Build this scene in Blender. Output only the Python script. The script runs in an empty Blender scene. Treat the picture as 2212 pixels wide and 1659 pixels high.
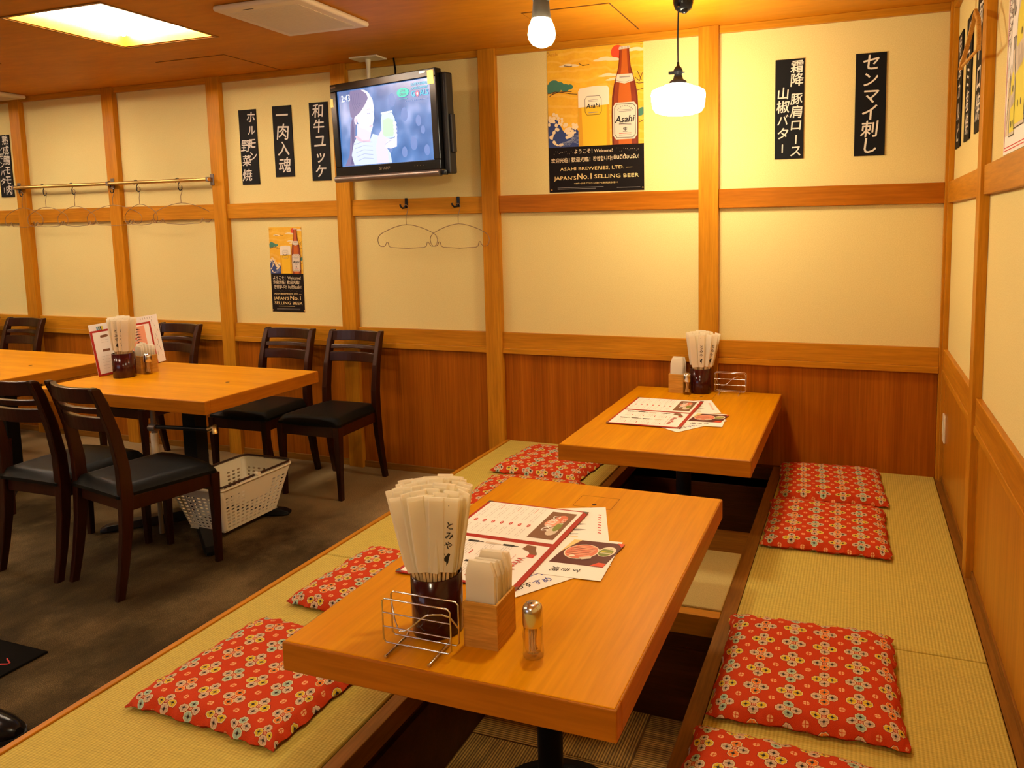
import bpy, math, random
from mathutils import Vector, Matrix
PI = math.pi
random.seed(7)
scene = bpy.context.scene
COL = scene.collection

# ------------------------------------------------------------------ camera
def make_camera():
    cd = bpy.data.cameras.new('camera'); cam = bpy.data.objects.new('camera', cd); COL.objects.link(cam)
    yaw, pitch, roll = .3351, .1053, -.0141
    c, s = math.cos(yaw), math.sin(yaw); cp, sp = math.cos(pitch), math.sin(pitch); cr, sr = math.cos(roll), math.sin(roll)
    fw = Vector((-s*cp, c*cp, -sp)); up = Vector((-s*sp, c*sp, cp)); rt = Vector((c, s, 0))
    R = rt*cr + up*sr; U = -rt*sr + up*cr
    m = Matrix((R, U, -fw)).transposed().to_4x4(); m.translation = (0, -3.7, 1.419)
    cam.matrix_world = m
    cd.sensor_width = 36; cd.lens = 36*1616.02/2212
    cd.shift_x = (1106-1294.57)/2212; cd.shift_y = (661.64-829.5)/2212
    cd.clip_start = .05; cd.clip_end = 60
    scene.camera = cam
make_camera()

# ------------------------------------------------------------------ world, exposure, lamp strengths
w = bpy.data.worlds.new('world'); scene.world = w; w.use_nodes = True
w.node_tree.nodes['Background'].inputs[0].default_value = (1, .8, .55, 1)
w.node_tree.nodes['Background'].inputs[1].default_value = .02
vs = scene.view_settings
vs.view_transform = 'Standard'; vs.look = 'None'; vs.gamma = 1; vs.use_curve_mapping = False
vs.exposure = 0.15
BULB = 500.0; SHADE = 66.0; TUBE = 100.0; PANEL = 7.0; THIRD = 60.0; WINDOW = 1.6
WARM = (1, .74, .42); COOL = (1, .80, .62)
try:
    scene.cycles.use_denoising = True
    scene.cycles.max_bounces = 8; scene.cycles.diffuse_bounces = 4
    scene.cycles.sample_clamp_indirect = 6
    scene.cycles.caustics_refractive = False; scene.cycles.caustics_reflective = False
except Exception: pass

# ------------------------------------------------------------------ materials
M = {}
def new_mat(name):
    m = bpy.data.materials.new(name); m.use_nodes = True; M[name] = m
    nt = m.node_tree; b = nt.nodes['Principled BSDF']; return m, nt, b
def mat(name, col, rough=.6, metal=0, spec=.5, emit=None, est=0, trans=0, ior=1.45, coat=0):
    m, nt, b = new_mat(name)
    b.inputs['Base Color'].default_value = (*col, 1); b.inputs['Roughness'].default_value = rough
    b.inputs['Metallic'].default_value = metal; b.inputs['Specular IOR Level'].default_value = spec
    b.inputs['Transmission Weight'].default_value = trans; b.inputs['IOR'].default_value = ior
    b.inputs['Coat Weight'].default_value = coat
    if emit: b.inputs['Emission Color'].default_value = (*emit, 1); b.inputs['Emission Strength'].default_value = est
    return m
def N(nt, t, **kw):
    n = nt.nodes.new(t)
    for k, v in kw.items(): setattr(n, k, v)
    return n
def coords(nt, scale, kind='Object'):
    tc = N(nt, 'ShaderNodeTexCoord'); mp = N(nt, 'ShaderNodeMapping')
    nt.links.new(tc.outputs[kind], mp.inputs[0]); mp.inputs['Scale'].default_value = scale
    return mp.outputs[0]
def noise(nt, vec, scale, detail=3, rough=.5):
    n = N(nt, 'ShaderNodeTexNoise'); n.inputs['Scale'].default_value = scale
    n.inputs['Detail'].default_value = detail; n.inputs['Roughness'].default_value = rough
    nt.links.new(vec, n.inputs['Vector']); return n.outputs[0]
def ramp(nt, fac, stops):
    r = N(nt, 'ShaderNodeValToRGB'); e = r.color_ramp.elements
    while len(e) < len(stops): e.new(.5)
    for i, (p, c) in enumerate(stops): e[i].position = p; e[i].color = (*c, 1)
    nt.links.new(fac, r.inputs[0]); return r.outputs[0]
def mixc(nt, fac, a, b, blend='MIX'):
    n = N(nt, 'ShaderNodeMix', data_type='RGBA', blend_type=blend)
    for sock, v in ((n.inputs[0], fac), (n.inputs[6], a), (n.inputs[7], b)):
        if hasattr(v, 'is_linked'): nt.links.new(v, sock)
        elif isinstance(v, tuple): sock.default_value = (*v, 1)
        else: sock.default_value = v
    return n.outputs[2]
def bump(nt, b, h, strength=.2, dist=.002):
    n = N(nt, 'ShaderNodeBump'); n.inputs['Strength'].default_value = strength; n.inputs['Distance'].default_value = dist
    nt.links.new(h, n.inputs['Height']); nt.links.new(n.outputs[0], b.inputs['Normal'])
def wood(name, c1, c2, axis='X', scale=14, rough=.4, fine=.35, spec=.4, stretch=.06, coat=0, tint=(1, .55, .16)):
    m, nt, b = new_mat(name)
    sc = [1, 1, 1]; sc['XYZ'.index(axis)] = stretch
    v = coords(nt, tuple(sc))
    n1 = noise(nt, v, scale, 4, .6); n2 = noise(nt, v, scale*9, 3, .6)
    c = ramp(nt, n1, [(.3, c1), (.7, c2)])
    f = ramp(nt, n2, [(.35, (1-fine,)*3), (.65, (1, 1, 1))])
    out = mixc(nt, 1.0, c, f, 'MULTIPLY')
    nt.links.new(out, b.inputs['Base Color'])
    b.inputs['Roughness'].default_value = rough; b.inputs['Specular IOR Level'].default_value = spec
    b.inputs['Coat Weight'].default_value = coat; b.inputs['Coat Roughness'].default_value = .15
    b.inputs['Specular Tint'].default_value = (*tint, 1)
    bump(nt, b, n2, .08, .001)
    return m
for ax in 'XYZ':
    wood('trim_wood_'+ax, (.46, .165, .008), (.68, .285, .016), ax, 12, .42, .22)
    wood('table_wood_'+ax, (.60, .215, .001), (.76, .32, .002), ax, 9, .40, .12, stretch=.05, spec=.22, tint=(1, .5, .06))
    wood('box_wood_'+ax, (.55, .25, .035), (.72, .37, .07), ax, 22, .5, .3, stretch=.08)
    wood('dark_trim_'+ax, (.20, .075, .010), (.34, .14, .018), ax, 14, .45, .3)
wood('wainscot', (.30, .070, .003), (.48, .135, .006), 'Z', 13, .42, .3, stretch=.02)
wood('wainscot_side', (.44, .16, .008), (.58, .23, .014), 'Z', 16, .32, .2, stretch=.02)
wood('rail_dark', (.34, .09, .004), (.50, .15, .007), 'X', 12, .36, .22)
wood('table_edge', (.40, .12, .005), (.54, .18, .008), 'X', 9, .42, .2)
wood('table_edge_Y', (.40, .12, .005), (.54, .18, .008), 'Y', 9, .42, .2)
wood('ceiling_ply', (.50, .17, .006), (.66, .25, .010), 'X', 3, .55, .12, stretch=.25)
wood('chair_wood', (.016, .0032, .0018), (.034, .007, .003), 'Z', 20, .30, .3, coat=.08, spec=.4, tint=(1, .75, .6))
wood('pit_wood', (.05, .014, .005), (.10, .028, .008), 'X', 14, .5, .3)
def wallpaper():
    m, nt, b = new_mat('wallpaper')
    v = coords(nt, (1, 1, 1)); n = noise(nt, v, 260, 2, .5); n2 = noise(nt, v, 3, 2)
    vv = coords(nt, (140, 140, 420)); wv = noise(nt, vv, 1.0, 1)
    c = ramp(nt, n, [(.3, (.72, .575, .225)), (.7, (.82, .68, .29))])
    c2 = mixc(nt, ramp(nt, n2, [(.35, (.0,)*3), (.7, (.18,)*3)]), c, (.74, .59, .24))
    nt.links.new(c2, b.inputs['Base Color']); b.inputs['Roughness'].default_value = .85
    b.inputs['Specular IOR Level'].default_value = .2; bump(nt, b, wv, .25, .001)
wallpaper()
def math_node(nt, op, a, b=None, c=None):
    n = N(nt, 'ShaderNodeMath', operation=op)
    for i, v in enumerate((a, b, c)):
        if v is None: continue
        if hasattr(v, 'is_linked'): nt.links.new(v, n.inputs[i])
        else: n.inputs[i].default_value = v
    return n.outputs[0]
def tatami():
    m, nt, b = new_mat('tatami')
    tc = N(nt, 'ShaderNodeTexCoord'); sp = N(nt, 'ShaderNodeSeparateXYZ'); nt.links.new(tc.outputs['Object'], sp.inputs[0])
    x = math_node(nt, 'MULTIPLY', sp.outputs[0], 2*PI/.0095); y = math_node(nt, 'MULTIPLY', sp.outputs[1], 2*PI/.0065)
    sx = math_node(nt, 'SINE', x); sy = math_node(nt, 'SINE', y)
    h = math_node(nt, 'ADD', math_node(nt, 'MULTIPLY', sx, .5), math_node(nt, 'MULTIPLY', sy, .25))
    fac = math_node(nt, 'MULTIPLY_ADD', h, .5, .5)
    v = coords(nt, (1, 1, 1)); n = noise(nt, v, 5, 3); nf = noise(nt, coords(nt, (30, 400, 30)), 1, 2)
    c = ramp(nt, fac, [(.1, (.45, .34, .055)), (.75, (.67, .53, .11))])
    c = mixc(nt, ramp(nt, n, [(.3, (0,)*3), (.7, (.35,)*3)]), c, (.62, .48, .075))
    c = mixc(nt, 1.0, c, ramp(nt, nf, [(.3, (.85,)*3), (.7, (1.05,)*3)]), 'MULTIPLY')
    nt.links.new(c, b.inputs['Base Color']); b.inputs['Roughness'].default_value = .7
    b.inputs['Specular IOR Level'].default_value = .25
    bump(nt, b, h, .5, .0012)
tatami()
def tatami_fine():
    m, nt, b = new_mat('tatami_fine')
    n = noise(nt, coords(nt, (1, 1, 1)), 500, 2)
    nt.links.new(ramp(nt, n, [(.3, (.42, .32, .09)), (.7, (.60, .48, .17))]), b.inputs['Base Color']); b.inputs['Roughness'].default_value = .8; bump(nt, b, n, .3, .001)
tatami_fine()
def carpet():
    m, nt, b = new_mat('carpet')
    v = coords(nt, (1, 1, 1)); n = noise(nt, v, 2.2, 5, .62); n2 = noise(nt, v, 420, 2); n3 = noise(nt, coords(nt, (1, .35, 1)), 5, 4, .6)
    c = ramp(nt, n, [(.32, (.012, .007, .002)), (.5, (.042, .026, .008)), (.70, (.15, .10, .036))])
    c = mixc(nt, .4, c, ramp(nt, n3, [(.35, (.018, .010, .003)), (.68, (.13, .08, .028))]))
    sp = N(nt, 'ShaderNodeSeparateXYZ'); nt.links.new(v, sp.inputs[0])   # walkway soiling plus painted light falloff: paler along the wall, darker away
    wear_light = math_node(nt, 'ADD', math_node(nt, 'MULTIPLY_ADD', sp.outputs[1], .75, .62), n)
    c = mixc(nt, ramp(nt, wear_light, [(.22, (0,)*3), (.85, (1,)*3)]), c, (.30, .20, .085))
    c = mixc(nt, 1.0, c, ramp(nt, n2, [(.3, (.35,)*3), (.52, (.9,)*3), (.72, (2.4,)*3)]), 'MULTIPLY')
    nt.links.new(c, b.inputs['Base Color']); b.inputs['Roughness'].default_value = .95
    b.inputs['Specular IOR Level'].default_value = .15; bump(nt, b, n2, .6, .004)
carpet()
def rib_tile(name, axis):
    m, nt, b = new_mat(name)
    tc = N(nt, 'ShaderNodeTexCoord'); sp = N(nt, 'ShaderNodeSeparateXYZ'); nt.links.new(tc.outputs['Object'], sp.inputs[0])
    s = math_node(nt, 'SINE', math_node(nt, 'MULTIPLY', sp.outputs[axis], 2*PI/.0085))
    fac = math_node(nt, 'MULTIPLY_ADD', s, .5, .5)
    c = ramp(nt, fac, [(.15, (.20, .09, .012)), (.7, (.68, .38, .07))])
    sc = [8, 8, 8]; sc[1-axis] = 1.0
    n = noise(nt, coords(nt, tuple(sc)), 6, 4, .7)
    c = mixc(nt, 1.0, c, ramp(nt, n, [(.35, (.55,)*3), (.65, (1.1,)*3)]), 'MULTIPLY')
    nt.links.new(c, b.inputs['Base Color']); b.inputs['Roughness'].default_value = .9
    bump(nt, b, s, .5, .002)
rib_tile('rib_tile_x', 0); rib_tile('rib_tile_y', 1)
def cushion_cloth():
    m, nt, b = new_mat('cushion_cloth')
    A, B = .0805, .0730            # metres per cluster cell
    uv = N(nt, 'ShaderNodeTexCoord'); sp = N(nt, 'ShaderNodeSeparateXYZ'); nt.links.new(uv.outputs['UV'], sp.inputs[0])
    mn = lambda op, a, b_=None, c=None: math_node(nt, op, a, b_, c)
    u = mn('DIVIDE', sp.outputs[0], A); v = mn('DIVIDE', sp.outputs[1], B)
    fu = mn('FLOOR', u); fv = mn('FLOOR', v)
    lx = mn('ABSOLUTE', mn('MULTIPLY', mn('SUBTRACT', mn('FRACT', u), .5), A))
    ly = mn('ABSOLUTE', mn('MULTIPLY', mn('SUBTRACT', mn('FRACT', v), .5), B))
    mx = mn('MAXIMUM', lx, ly); mi = mn('MINIMUM', lx, ly)
    D, R = .0186, .0126
    dx = mn('ABSOLUTE', mn('SUBTRACT', mx, D))
    r = mn('SQRT', mn('ADD', mn('MULTIPLY', dx, dx), mn('MULTIPLY', mi, mi)))
    # octagonal wobble
    ang = mn('ARCTAN2', mi, dx); r8 = mn('MULTIPLY', r, mn('ADD', 1.0, mn('MULTIPLY', mn('COSINE', mn('MULTIPLY', ang, 8)), .05)))
    inp = mn('LESS_THAN', r8, R); inner = mn('LESS_THAN', r8, R*.86)
    star = mn('LESS_THAN', mn('MULTIPLY', r, mn('ADD', 1.0, mn('MULTIPLY', mn('ABSOLUTE', mn('SINE', mn('MULTIPLY', ang, 4))), -.45))), R*.20)
    spoke = mn('MULTIPLY', mn('LESS_THAN', mn('MINIMUM', dx, mi), R*.11), mn('LESS_THAN', r, R*.66))
    horiz = mn('GREATER_THAN', lx, ly)
    par = mn('MODULO', mn('ADD', mn('ABSOLUTE', fu), mn('ABSOLUTE', fv)), 2.0)
    par2 = mn('MODULO', mn('ABSOLUTE', fu), 2.0)
    yel, mint, pink, oran = (.74, .50, .02), (.36, .50, .36), (.62, .42, .28), (.84, .20, .02)
    hc = mixc(nt, par, pink, yel); vc0 = mixc(nt, par2, mint, oran); vc = mixc(nt, par, vc0, pink)
    pc = mixc(nt, horiz, vc, hc)
    cream = (.80, .62, .30)
    petal = mixc(nt, inner, cream, pc)
    petal = mixc(nt, spoke, petal, (.30, .24, .13)); petal = mixc(nt, star, petal, (.02, .012, .012))
    # centre dots
    cd = mn('SQRT', mn('ADD', mn('MULTIPLY', lx, lx), mn('MULTIPLY', ly, ly)))
    cen = mn('MULTIPLY', mn('LESS_THAN', cd, .0046), mn('GREATER_THAN', mi, .0006))
    # small flower on the cell corners
    qx = mn('SUBTRACT', A/2, lx); qy = mn('SUBTRACT', B/2, ly)
    qr = mn('SQRT', mn('ADD', mn('MULTIPLY', qx, qx), mn('MULTIPLY', qy, qy)))
    small = mn('MULTIPLY', mn('LESS_THAN', qr, .0078), mn('GREATER_THAN', mn('MINIMUM', qx, qy), .0009))
    n = noise(nt, uv.outputs['UV'], 900, 2)
    red = ramp(nt, n, [(.3, (.42, .022, .003)), (.7, (.72, .070, .008))])
    halo = mn('MULTIPLY', mn('LESS_THAN', r8, R*1.10), mn('GREATER_THAN', r8, R))
    c = mixc(nt, halo, red, (.20, .01, .005))
    c = mixc(nt, small, c, (.82, .42, .16)); c = mixc(nt, cen, c, (.75, .42, .22)); c = mixc(nt, inp, c, petal)
    nt.links.new(c, b.inputs['Base Color']); b.inputs['Roughness'].default_value = .85
    b.inputs['Specular IOR Level'].default_value = .2
    bump(nt, b, n, .35, .0015)
cushion_cloth()
def vinyl():
    m, nt, b = new_mat('black_vinyl')
    b.inputs['Base Color'].default_value = (.004, .004, .003, 1); b.inputs['Roughness'].default_value = .46; b.inputs['Specular IOR Level'].default_value = .12
    n = noise(nt, coords(nt, (1, 1, 1)), 350, 2); bump(nt, b, n, .35, .001)
vinyl()
def grad_amber():
    m, nt, b = new_mat('print_amber')
    nt.links.new(ramp(nt, noise(nt, coords(nt, (1, 1, 1)), 6, 2), [(.3, (.20, .024, .002)), (.7, (.33, .05, .003))]), b.inputs['Base Color'])
    b.inputs['Roughness'].default_value = .5
grad_amber()
def poster_gold():
    m, nt, b = new_mat('print_gold')
    n = noise(nt, coords(nt, (1, 1, 1)), 9, 5, .7)
    wv = N(nt, 'ShaderNodeTexWave', wave_type='RINGS'); wv.inputs['Scale'].default_value = 7; wv.inputs['Distortion'].default_value = 7; wv.inputs['Detail'].default_value = 2
    nt.links.new(coords(nt, (1, 1, 1)), wv.inputs[0])
    c = ramp(nt, n, [(.3, (.76, .36, .012)), (.7, (.90, .54, .03))])
    c = mixc(nt, ramp(nt, wv.outputs[1], [(.75, (0,)*3), (.95, (.22,)*3)]), c, (.95, .66, .18))
    nt.links.new(c, b.inputs['Base Color']); b.inputs['Roughness'].default_value = .45
poster_gold()
def screen_blue():
    m, nt, b = new_mat('screen_blue')
    v = coords(nt, (1, .3, 1)); n = noise(nt, v, 9, 1, .4); n2 = noise(nt, v, 2.5, 2)
    c = ramp(nt, n, [(.35, (.045, .12, .34)), (.55, (.11, .22, .50)), (.75, (.38, .46, .78))])
    c = mixc(nt, ramp(nt, n2, [(.3, (0,)*3), (.7, (.45,)*3)]), c, (.08, .26, .62))
    b.inputs['Base Color'].default_value = (0, 0, 0, 1); nt.links.new(c, b.inputs['Emission Color'])
    b.inputs['Emission Strength'].default_value = 1.1; b.inputs['Roughness'].default_value = .25
screen_blue()
def emis(name, c, s=1.0): mat(name, (0, 0, 0), .4, emit=c, est=s)
emis('scr_skin', (.86, .78, .92)); emis('scr_face', (.93, .84, .95)); emis('scr_hair', (.22, .19, .38)); emis('scr_hair_lo', (.12, .11, .28))
emis('scr_shirt', (.72, .82, 1.0)); emis('scr_line', (.35, .42, .70)); emis('scr_pink', (.93, .60, .74)); emis('scr_glass', (.70, .85, .92))
emis('scr_green', (.62, .86, .62)); emis('scr_white', (1, 1, 1)); emis('scr_mint', (.05, .72, .55)); emis('scr_cyan', (.10, .62, .80)); emis('scr_red', (.85, .2, .3)); emis('scr_blur', (.17, .28, .62))
mat('paper', (.93, .90, .83), .6, spec=.3); mat('paper_warm', (.80, .72, .58), .7, spec=.2)
mat('ink_black', (.015, .013, .012), .6); mat('ink_grey', (.30, .27, .25), .7); mat('ink_red', (.62, .05, .04), .6); mat('ink_blue', (.05, .07, .35), .6)
mat('brush_white', (.72, .66, .55), .7); mat('board_black', (.008, .008, .009), .6, spec=.12); mat('print_black', (.010, .007, .006), .5, spec=.12)
mat('print_cream', (.84, .68, .42), .5); mat('print_foam', (.86, .76, .58), .5); mat('print_beer', (.85, .50, .015), .5); mat('print_beer_dark', (.70, .34, .01), .5)
mat('print_amber_dark', (.14, .015, .003), .5); mat('print_amber_mid', (.50, .11, .007), .5); mat('print_teal', (.05, .19, .13), .5)
mat('print_navy', (.025, .05, .19), .5); mat('print_navy_hi', (.30, .34, .45), .5); mat('print_branch', (.07, .025, .01), .5); mat('print_sun', (.72, .07, .02), .5)
mat('print_label', (.70, .60, .47), .45); mat('print_goldtext', (.84, .62, .25), .5); mat('print_yellow', (.80, .70, .04), .5); mat('print_blue', (.08, .28, .5), .5)
mat('print_meat', (.74, .20, .11), .5); mat('print_meat_hi', (.86, .38, .24), .5); mat('print_meat_dark', (.10, .012, .01), .5); mat('print_green', (.22, .26, .05), .5); mat('print_brown', (.22, .10, .05), .5)
mat('leather_red', (.42, .022, .014), .45); mat('steel', (.72, .68, .62), .22, metal=1); mat('brass', (.80, .52, .18), .38, metal=1)
mat('iron_black', (.005, .005, .006), .4, spec=.25); mat('gloss_black', (.006, .006, .007), .22, spec=.3); mat('soft_black', (.012, .011, .011), .5)
mat('grey_metal', (.23, .19, .17), .35, metal=.7); mat('lacquer', (.040, .004, .003), .16, spec=.35, coat=.25); mat('print_skip', (1, 1, 1))
mat('stick_wood', (.72, .50, .24), .6); mat('basket_white', (.88, .80, .60), .45); mat('basket_brown', (.035, .010, .006), .35)
mat('ac_white', (.78, .64, .44), .55); mat('ivory', (.80, .70, .48), .4); mat('wire', (.30, .19, .10), .4, metal=.6); mat('mat_dark', (.005, .004, .003), .95, spec=.05)
mat('groove', (.05, .016, .004), .8); mat('rust_paint', (.20, .15, .08), .6); mat('socket_grey', (.045, .05, .045), .5)
mat('bulb_glow', (1, 1, 1), .4, emit=(1, .89, .62), est=BULB); mat('bulb_base', (.09, .08, .062), .5)
mat('shade_glow', (1, 1, 1), .3, emit=(1, .89, .62), est=SHADE)
mat('shade_glow_rear', (1, 1, 1), .3, emit=(1, .89, .62), est=THIRD); mat('window_glow', (1, 1, 1), .3, emit=(.55, .70, 1), est=WINDOW)
mat('tube_glow', (1, 1, 1), .4, emit=(1, .87, .68), est=TUBE); mat('panel_glow', (1, 1, 1), .4, emit=(1, .72, .40), est=PANEL/4.5)

def thin_glass():
    m, nt, b = new_mat('glass'); nt.nodes.remove(b); out = nt.nodes['Material Output']
    tr = N(nt, 'ShaderNodeBsdfTransparent'); tr.inputs[0].default_value = (.97, .94, .88, 1)
    gl = N(nt, 'ShaderNodeBsdfGlossy'); gl.inputs['Roughness'].default_value = .04
    lw = N(nt, 'ShaderNodeLayerWeight'); lw.inputs[0].default_value = .5; fr = N(nt, 'ShaderNodeMath', operation='POWER'); nt.links.new(lw.outputs[1], fr.inputs[0]); fr.inputs[1].default_value = 3.0; mx = N(nt, 'ShaderNodeMixShader')
    nt.links.new(fr.outputs[0], mx.inputs[0]); nt.links.new(tr.outputs[0], mx.inputs[1]); nt.links.new(gl.outputs[0], mx.inputs[2]); nt.links.new(mx.outputs[0], out.inputs[0])
thin_glass()
def thin_paper(name, col, k=.45):
    m, nt, b = new_mat(name); nt.nodes.remove(b); out = nt.nodes['Material Output']
    d = N(nt, 'ShaderNodeBsdfDiffuse'); d.inputs[0].default_value = (*col, 1); t = N(nt, 'ShaderNodeBsdfTranslucent'); t.inputs[0].default_value = (*col, 1)
    mx = N(nt, 'ShaderNodeMixShader'); mx.inputs[0].default_value = k
    nt.links.new(d.outputs[0], mx.inputs[1]); nt.links.new(t.outputs[0], mx.inputs[2]); nt.links.new(mx.outputs[0], out.inputs[0])
thin_paper('paper_sleeve', (.97, .90, .72), .4); thin_paper('napkin', (.97, .92, .80), .5)

# ------------------------------------------------------------------ mesh helpers
class MB:
    def __init__(s): s.v = []; s.f = []; s.m = []; s.s = []; s.mats = []; s.X = None; s.uv = None
    def mi(s, m):
        if m not in s.mats: s.mats.append(m)
        return s.mats.index(m)
    def add(s, pts, faces, m, smooth=False):
        o = len(s.v)
        s.v += [s.X @ Vector(p) if s.X else Vector(p) for p in pts]
        k = s.mi(m)
        for f in faces: s.f.append([o+i for i in f]); s.m.append(k); s.s.append(smooth)
    def box(s, x0, x1, y0, y1, z0, z1, m):
        p = [(x0, y0, z0), (x1, y0, z0), (x1, y1, z0), (x0, y1, z0), (x0, y0, z1), (x1, y0, z1), (x1, y1, z1), (x0, y1, z1)]
        s.add(p, [(0, 3, 2, 1), (4, 5, 6, 7), (0, 1, 5, 4), (1, 2, 6, 5), (2, 3, 7, 6), (3, 0, 4, 7)], m); return s
    def loft(s, loops, m, caps=True, closed=True, smooth=False):
        n = len(loops[0]); pts = [p for l in loops for p in l]; F = []
        for i in range(len(loops)-1):
            for j in range(n if closed else n-1):
                k = (j+1) % n; F.append((i*n+j, i*n+k, (i+1)*n+k, (i+1)*n+j))
        s.add(pts, F, m, smooth)
        if caps:
            s.add(loops[0], [tuple(reversed(range(n)))], m); s.add(loops[-1], [tuple(range(n))], m)
        return s
    def lathe(s, prof, c, m, n=20, smooth=True, caps=True):
        loops = [[(c[0]+r*math.cos(2*PI*i/n), c[1]+r*math.sin(2*PI*i/n), c[2]+z) for i in range(n)] for r, z in prof]
        return s.loft(loops, m, caps, True, smooth)
    def tube(s, pts, r, m, n=6, closed=False, smooth=True):
        P = [Vector(p) for p in pts]; L = []; prev = None
        for i, p in enumerate(P):
            a = P[i-1] if (i > 0 or closed) else p; b = P[(i+1) % len(P)] if (i < len(P)-1 or closed) else p
            t = (b-a).normalized() if (b-a).length > 1e-9 else Vector((0, 0, 1))
            if prev is None: u = t.orthogonal().normalized()
            else:
                u = prev-t*prev.dot(t); u = u.normalized() if u.length > 1e-6 else t.orthogonal().normalized()
            prev = u; w_ = t.cross(u); rr = r[i] if isinstance(r, (list, tuple)) else r
            L.append([p+(u*math.cos(2*PI*k/n)+w_*math.sin(2*PI*k/n))*rr for k in range(n)])
        if closed: L.append(L[0])
        return s.loft(L, m, not closed, True, smooth)
    def bar(s, p, q, wd, th, m, side=(1, 0, 0)):
        p, q = Vector(p), Vector(q); t = (q-p).normalized(); a = Vector(side); a = (a-t*a.dot(t)).normalized(); b = t.cross(a)
        lp = lambda c: [c+a*wd/2+b*th/2, c-a*wd/2+b*th/2, c-a*wd/2-b*th/2, c+a*wd/2-b*th/2]
        return s.loft([lp(p), lp(q)], m)
    def mesh(s, name):
        me = bpy.data.meshes.new(name); me.from_pydata([tuple(v) for v in s.v], [], s.f)
        for m in s.mats: me.materials.append(M[m])
        me.polygons.foreach_set('material_index', s.m); me.polygons.foreach_set('use_smooth', s.s)
        if s.uv:
            l = me.uv_layers.new(name='UVMap')
            for p in me.polygons:
                for li in p.loop_indices: l.data[li].uv = s.uv[me.loops[li].vertex_index]
        me.update(); return me
    def build(s, name, parent=None, bevel=0, seg=2, kind=None):
        o = bpy.data.objects.new(name, s.mesh(name)); COL.objects.link(o)
        if parent: o.parent = parent
        if bevel:
            b = o.modifiers.new('bevel', 'BEVEL'); b.width = bevel; b.segments = seg; b.limit_method = 'ANGLE'; b.angle_limit = .7; b.harden_normals = False
        if kind: o['kind'] = kind
        return o
def BOX(*a): return MB().box(*a)
def tag(o, label, cat, group=None, kind=None):
    o['label'] = label; o['category'] = cat
    if group: o['group'] = group
    if kind: o['kind'] = kind
    return o
def thing(name, label, cat, loc=(0, 0, 0), rz=0, group=None):
    o = bpy.data.objects.new(name, None); COL.objects.link(o); o.empty_display_size = .05
    o.location = loc; o.rotation_euler = (0, 0, rz); return tag(o, label, cat, group)
KIDS = {}
def kids(o):
    return [c for c in bpy.data.objects if c.parent == o]
def dup(root, loc=None, rot=None, label=None, group=None, tree=None):
    tree = tree or [(c, kids(c)) for c in kids(root)]
    r = root.copy(); COL.objects.link(r)
    if loc is not None: r.location = loc
    if rot is not None: r.rotation_euler = rot
    if label: r['label'] = label
    if group: r['group'] = group
    for c, gs in tree:
        k = c.copy(); COL.objects.link(k); k.parent = r
        for g in gs: q = g.copy(); COL.objects.link(q); q.parent = k
    return r
def structure(o): o['kind'] = 'structure'; return o
# lettering -> flat mesh data
TC = {}
def glyphs(txt, bold=0.0, res=2):
    key = (txt, bold, res)
    if key not in TC:
        cu = bpy.data.curves.new('lettering', 'FONT'); cu.body = txt; cu.size = 1; cu.resolution_u = res
        cu.offset = bold; cu.align_x = 'CENTER'; cu.align_y = 'CENTER'; cu.fill_mode = 'BOTH'
        ob = bpy.data.objects.new('lettering', cu); COL.objects.link(ob)
        me = bpy.data.meshes.new_from_object(ob)
        TC[key] = ([tuple(v.co) for v in me.vertices], [tuple(p.vertices) for p in me.polygons])
        bpy.data.objects.remove(ob); bpy.data.meshes.remove(me); bpy.data.curves.remove(cu)
    return TC[key]
class Art:
    """flat print drawn on a real sheet: o = origin, u / v = unit axes in the sheet, n = its normal"""
    def __init__(s, mb, o, u, v, n, step=.00025):
        s.mb = mb; s.o = Vector(o); s.u = Vector(u); s.v = Vector(v); s.n = Vector(n); s.st = step; s.k = 0; s.clip = None
    def P(s, x, y, l=1):
        if s.clip: x = min(max(x, s.clip[0]), s.clip[1])
        return s.o+s.u*x+s.v*y+s.n*(l*s.st+(s.k % 64)*2e-6)
    def poly(s, pts, m, l=1):
        s.k += 1; s.mb.add([s.P(x, y, l) for x, y in pts], [tuple(range(len(pts)))], m)
    def rect(s, x0, y0, x1, y1, m, l=1): s.poly([(x0, y0), (x1, y0), (x1, y1), (x0, y1)], m, l)
    def ell(s, cx, cy, rx, ry, m, l=1, n=16): s.poly([(cx+rx*math.cos(2*PI*i/n), cy+ry*math.sin(2*PI*i/n)) for i in range(n)], m, l)
    def line(s, pts, wd, m, l=1):
        for (a, b), (c, d) in zip(pts, pts[1:]):
            L = math.hypot(c-a, d-b) or 1; nx, ny = -(d-b)/L*wd/2, (c-a)/L*wd/2
            s.poly([(a+nx, b+ny), (c+nx, d+ny), (c-nx, d-ny), (a-nx, b-ny)], m, l)
    def text(s, t, x, y, size, m, l=2, bold=.0, rot=0, sx=1, shear=0, width=None, res=2):
        s.k += 1; V, F = glyphs(t, 0, res)
        if not V: return
        if bold:      # thicken strokes by overprinting with a small shift
            for i, (dx, dy) in enumerate(((-1, 0), (1, 0), (0, .9), (0, -.9))): s.text(t, x+dx*bold*size, y+dy*bold*size, size, m, l+.15*i, 0, rot, sx, shear, width, res)
            return
        if width:
            w0 = max(v[0] for v in V)-min(v[0] for v in V); sx = width/(w0*size)
        c, sn = math.cos(rot), math.sin(rot)
        out = []
        for a, b, _ in V:
            a = (a*sx+b*shear)*size; b = b*size
            out.append(s.P(x+a*c-b*sn, y+a*sn+b*c, l))
        s.mb.add(out, F, m)
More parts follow.
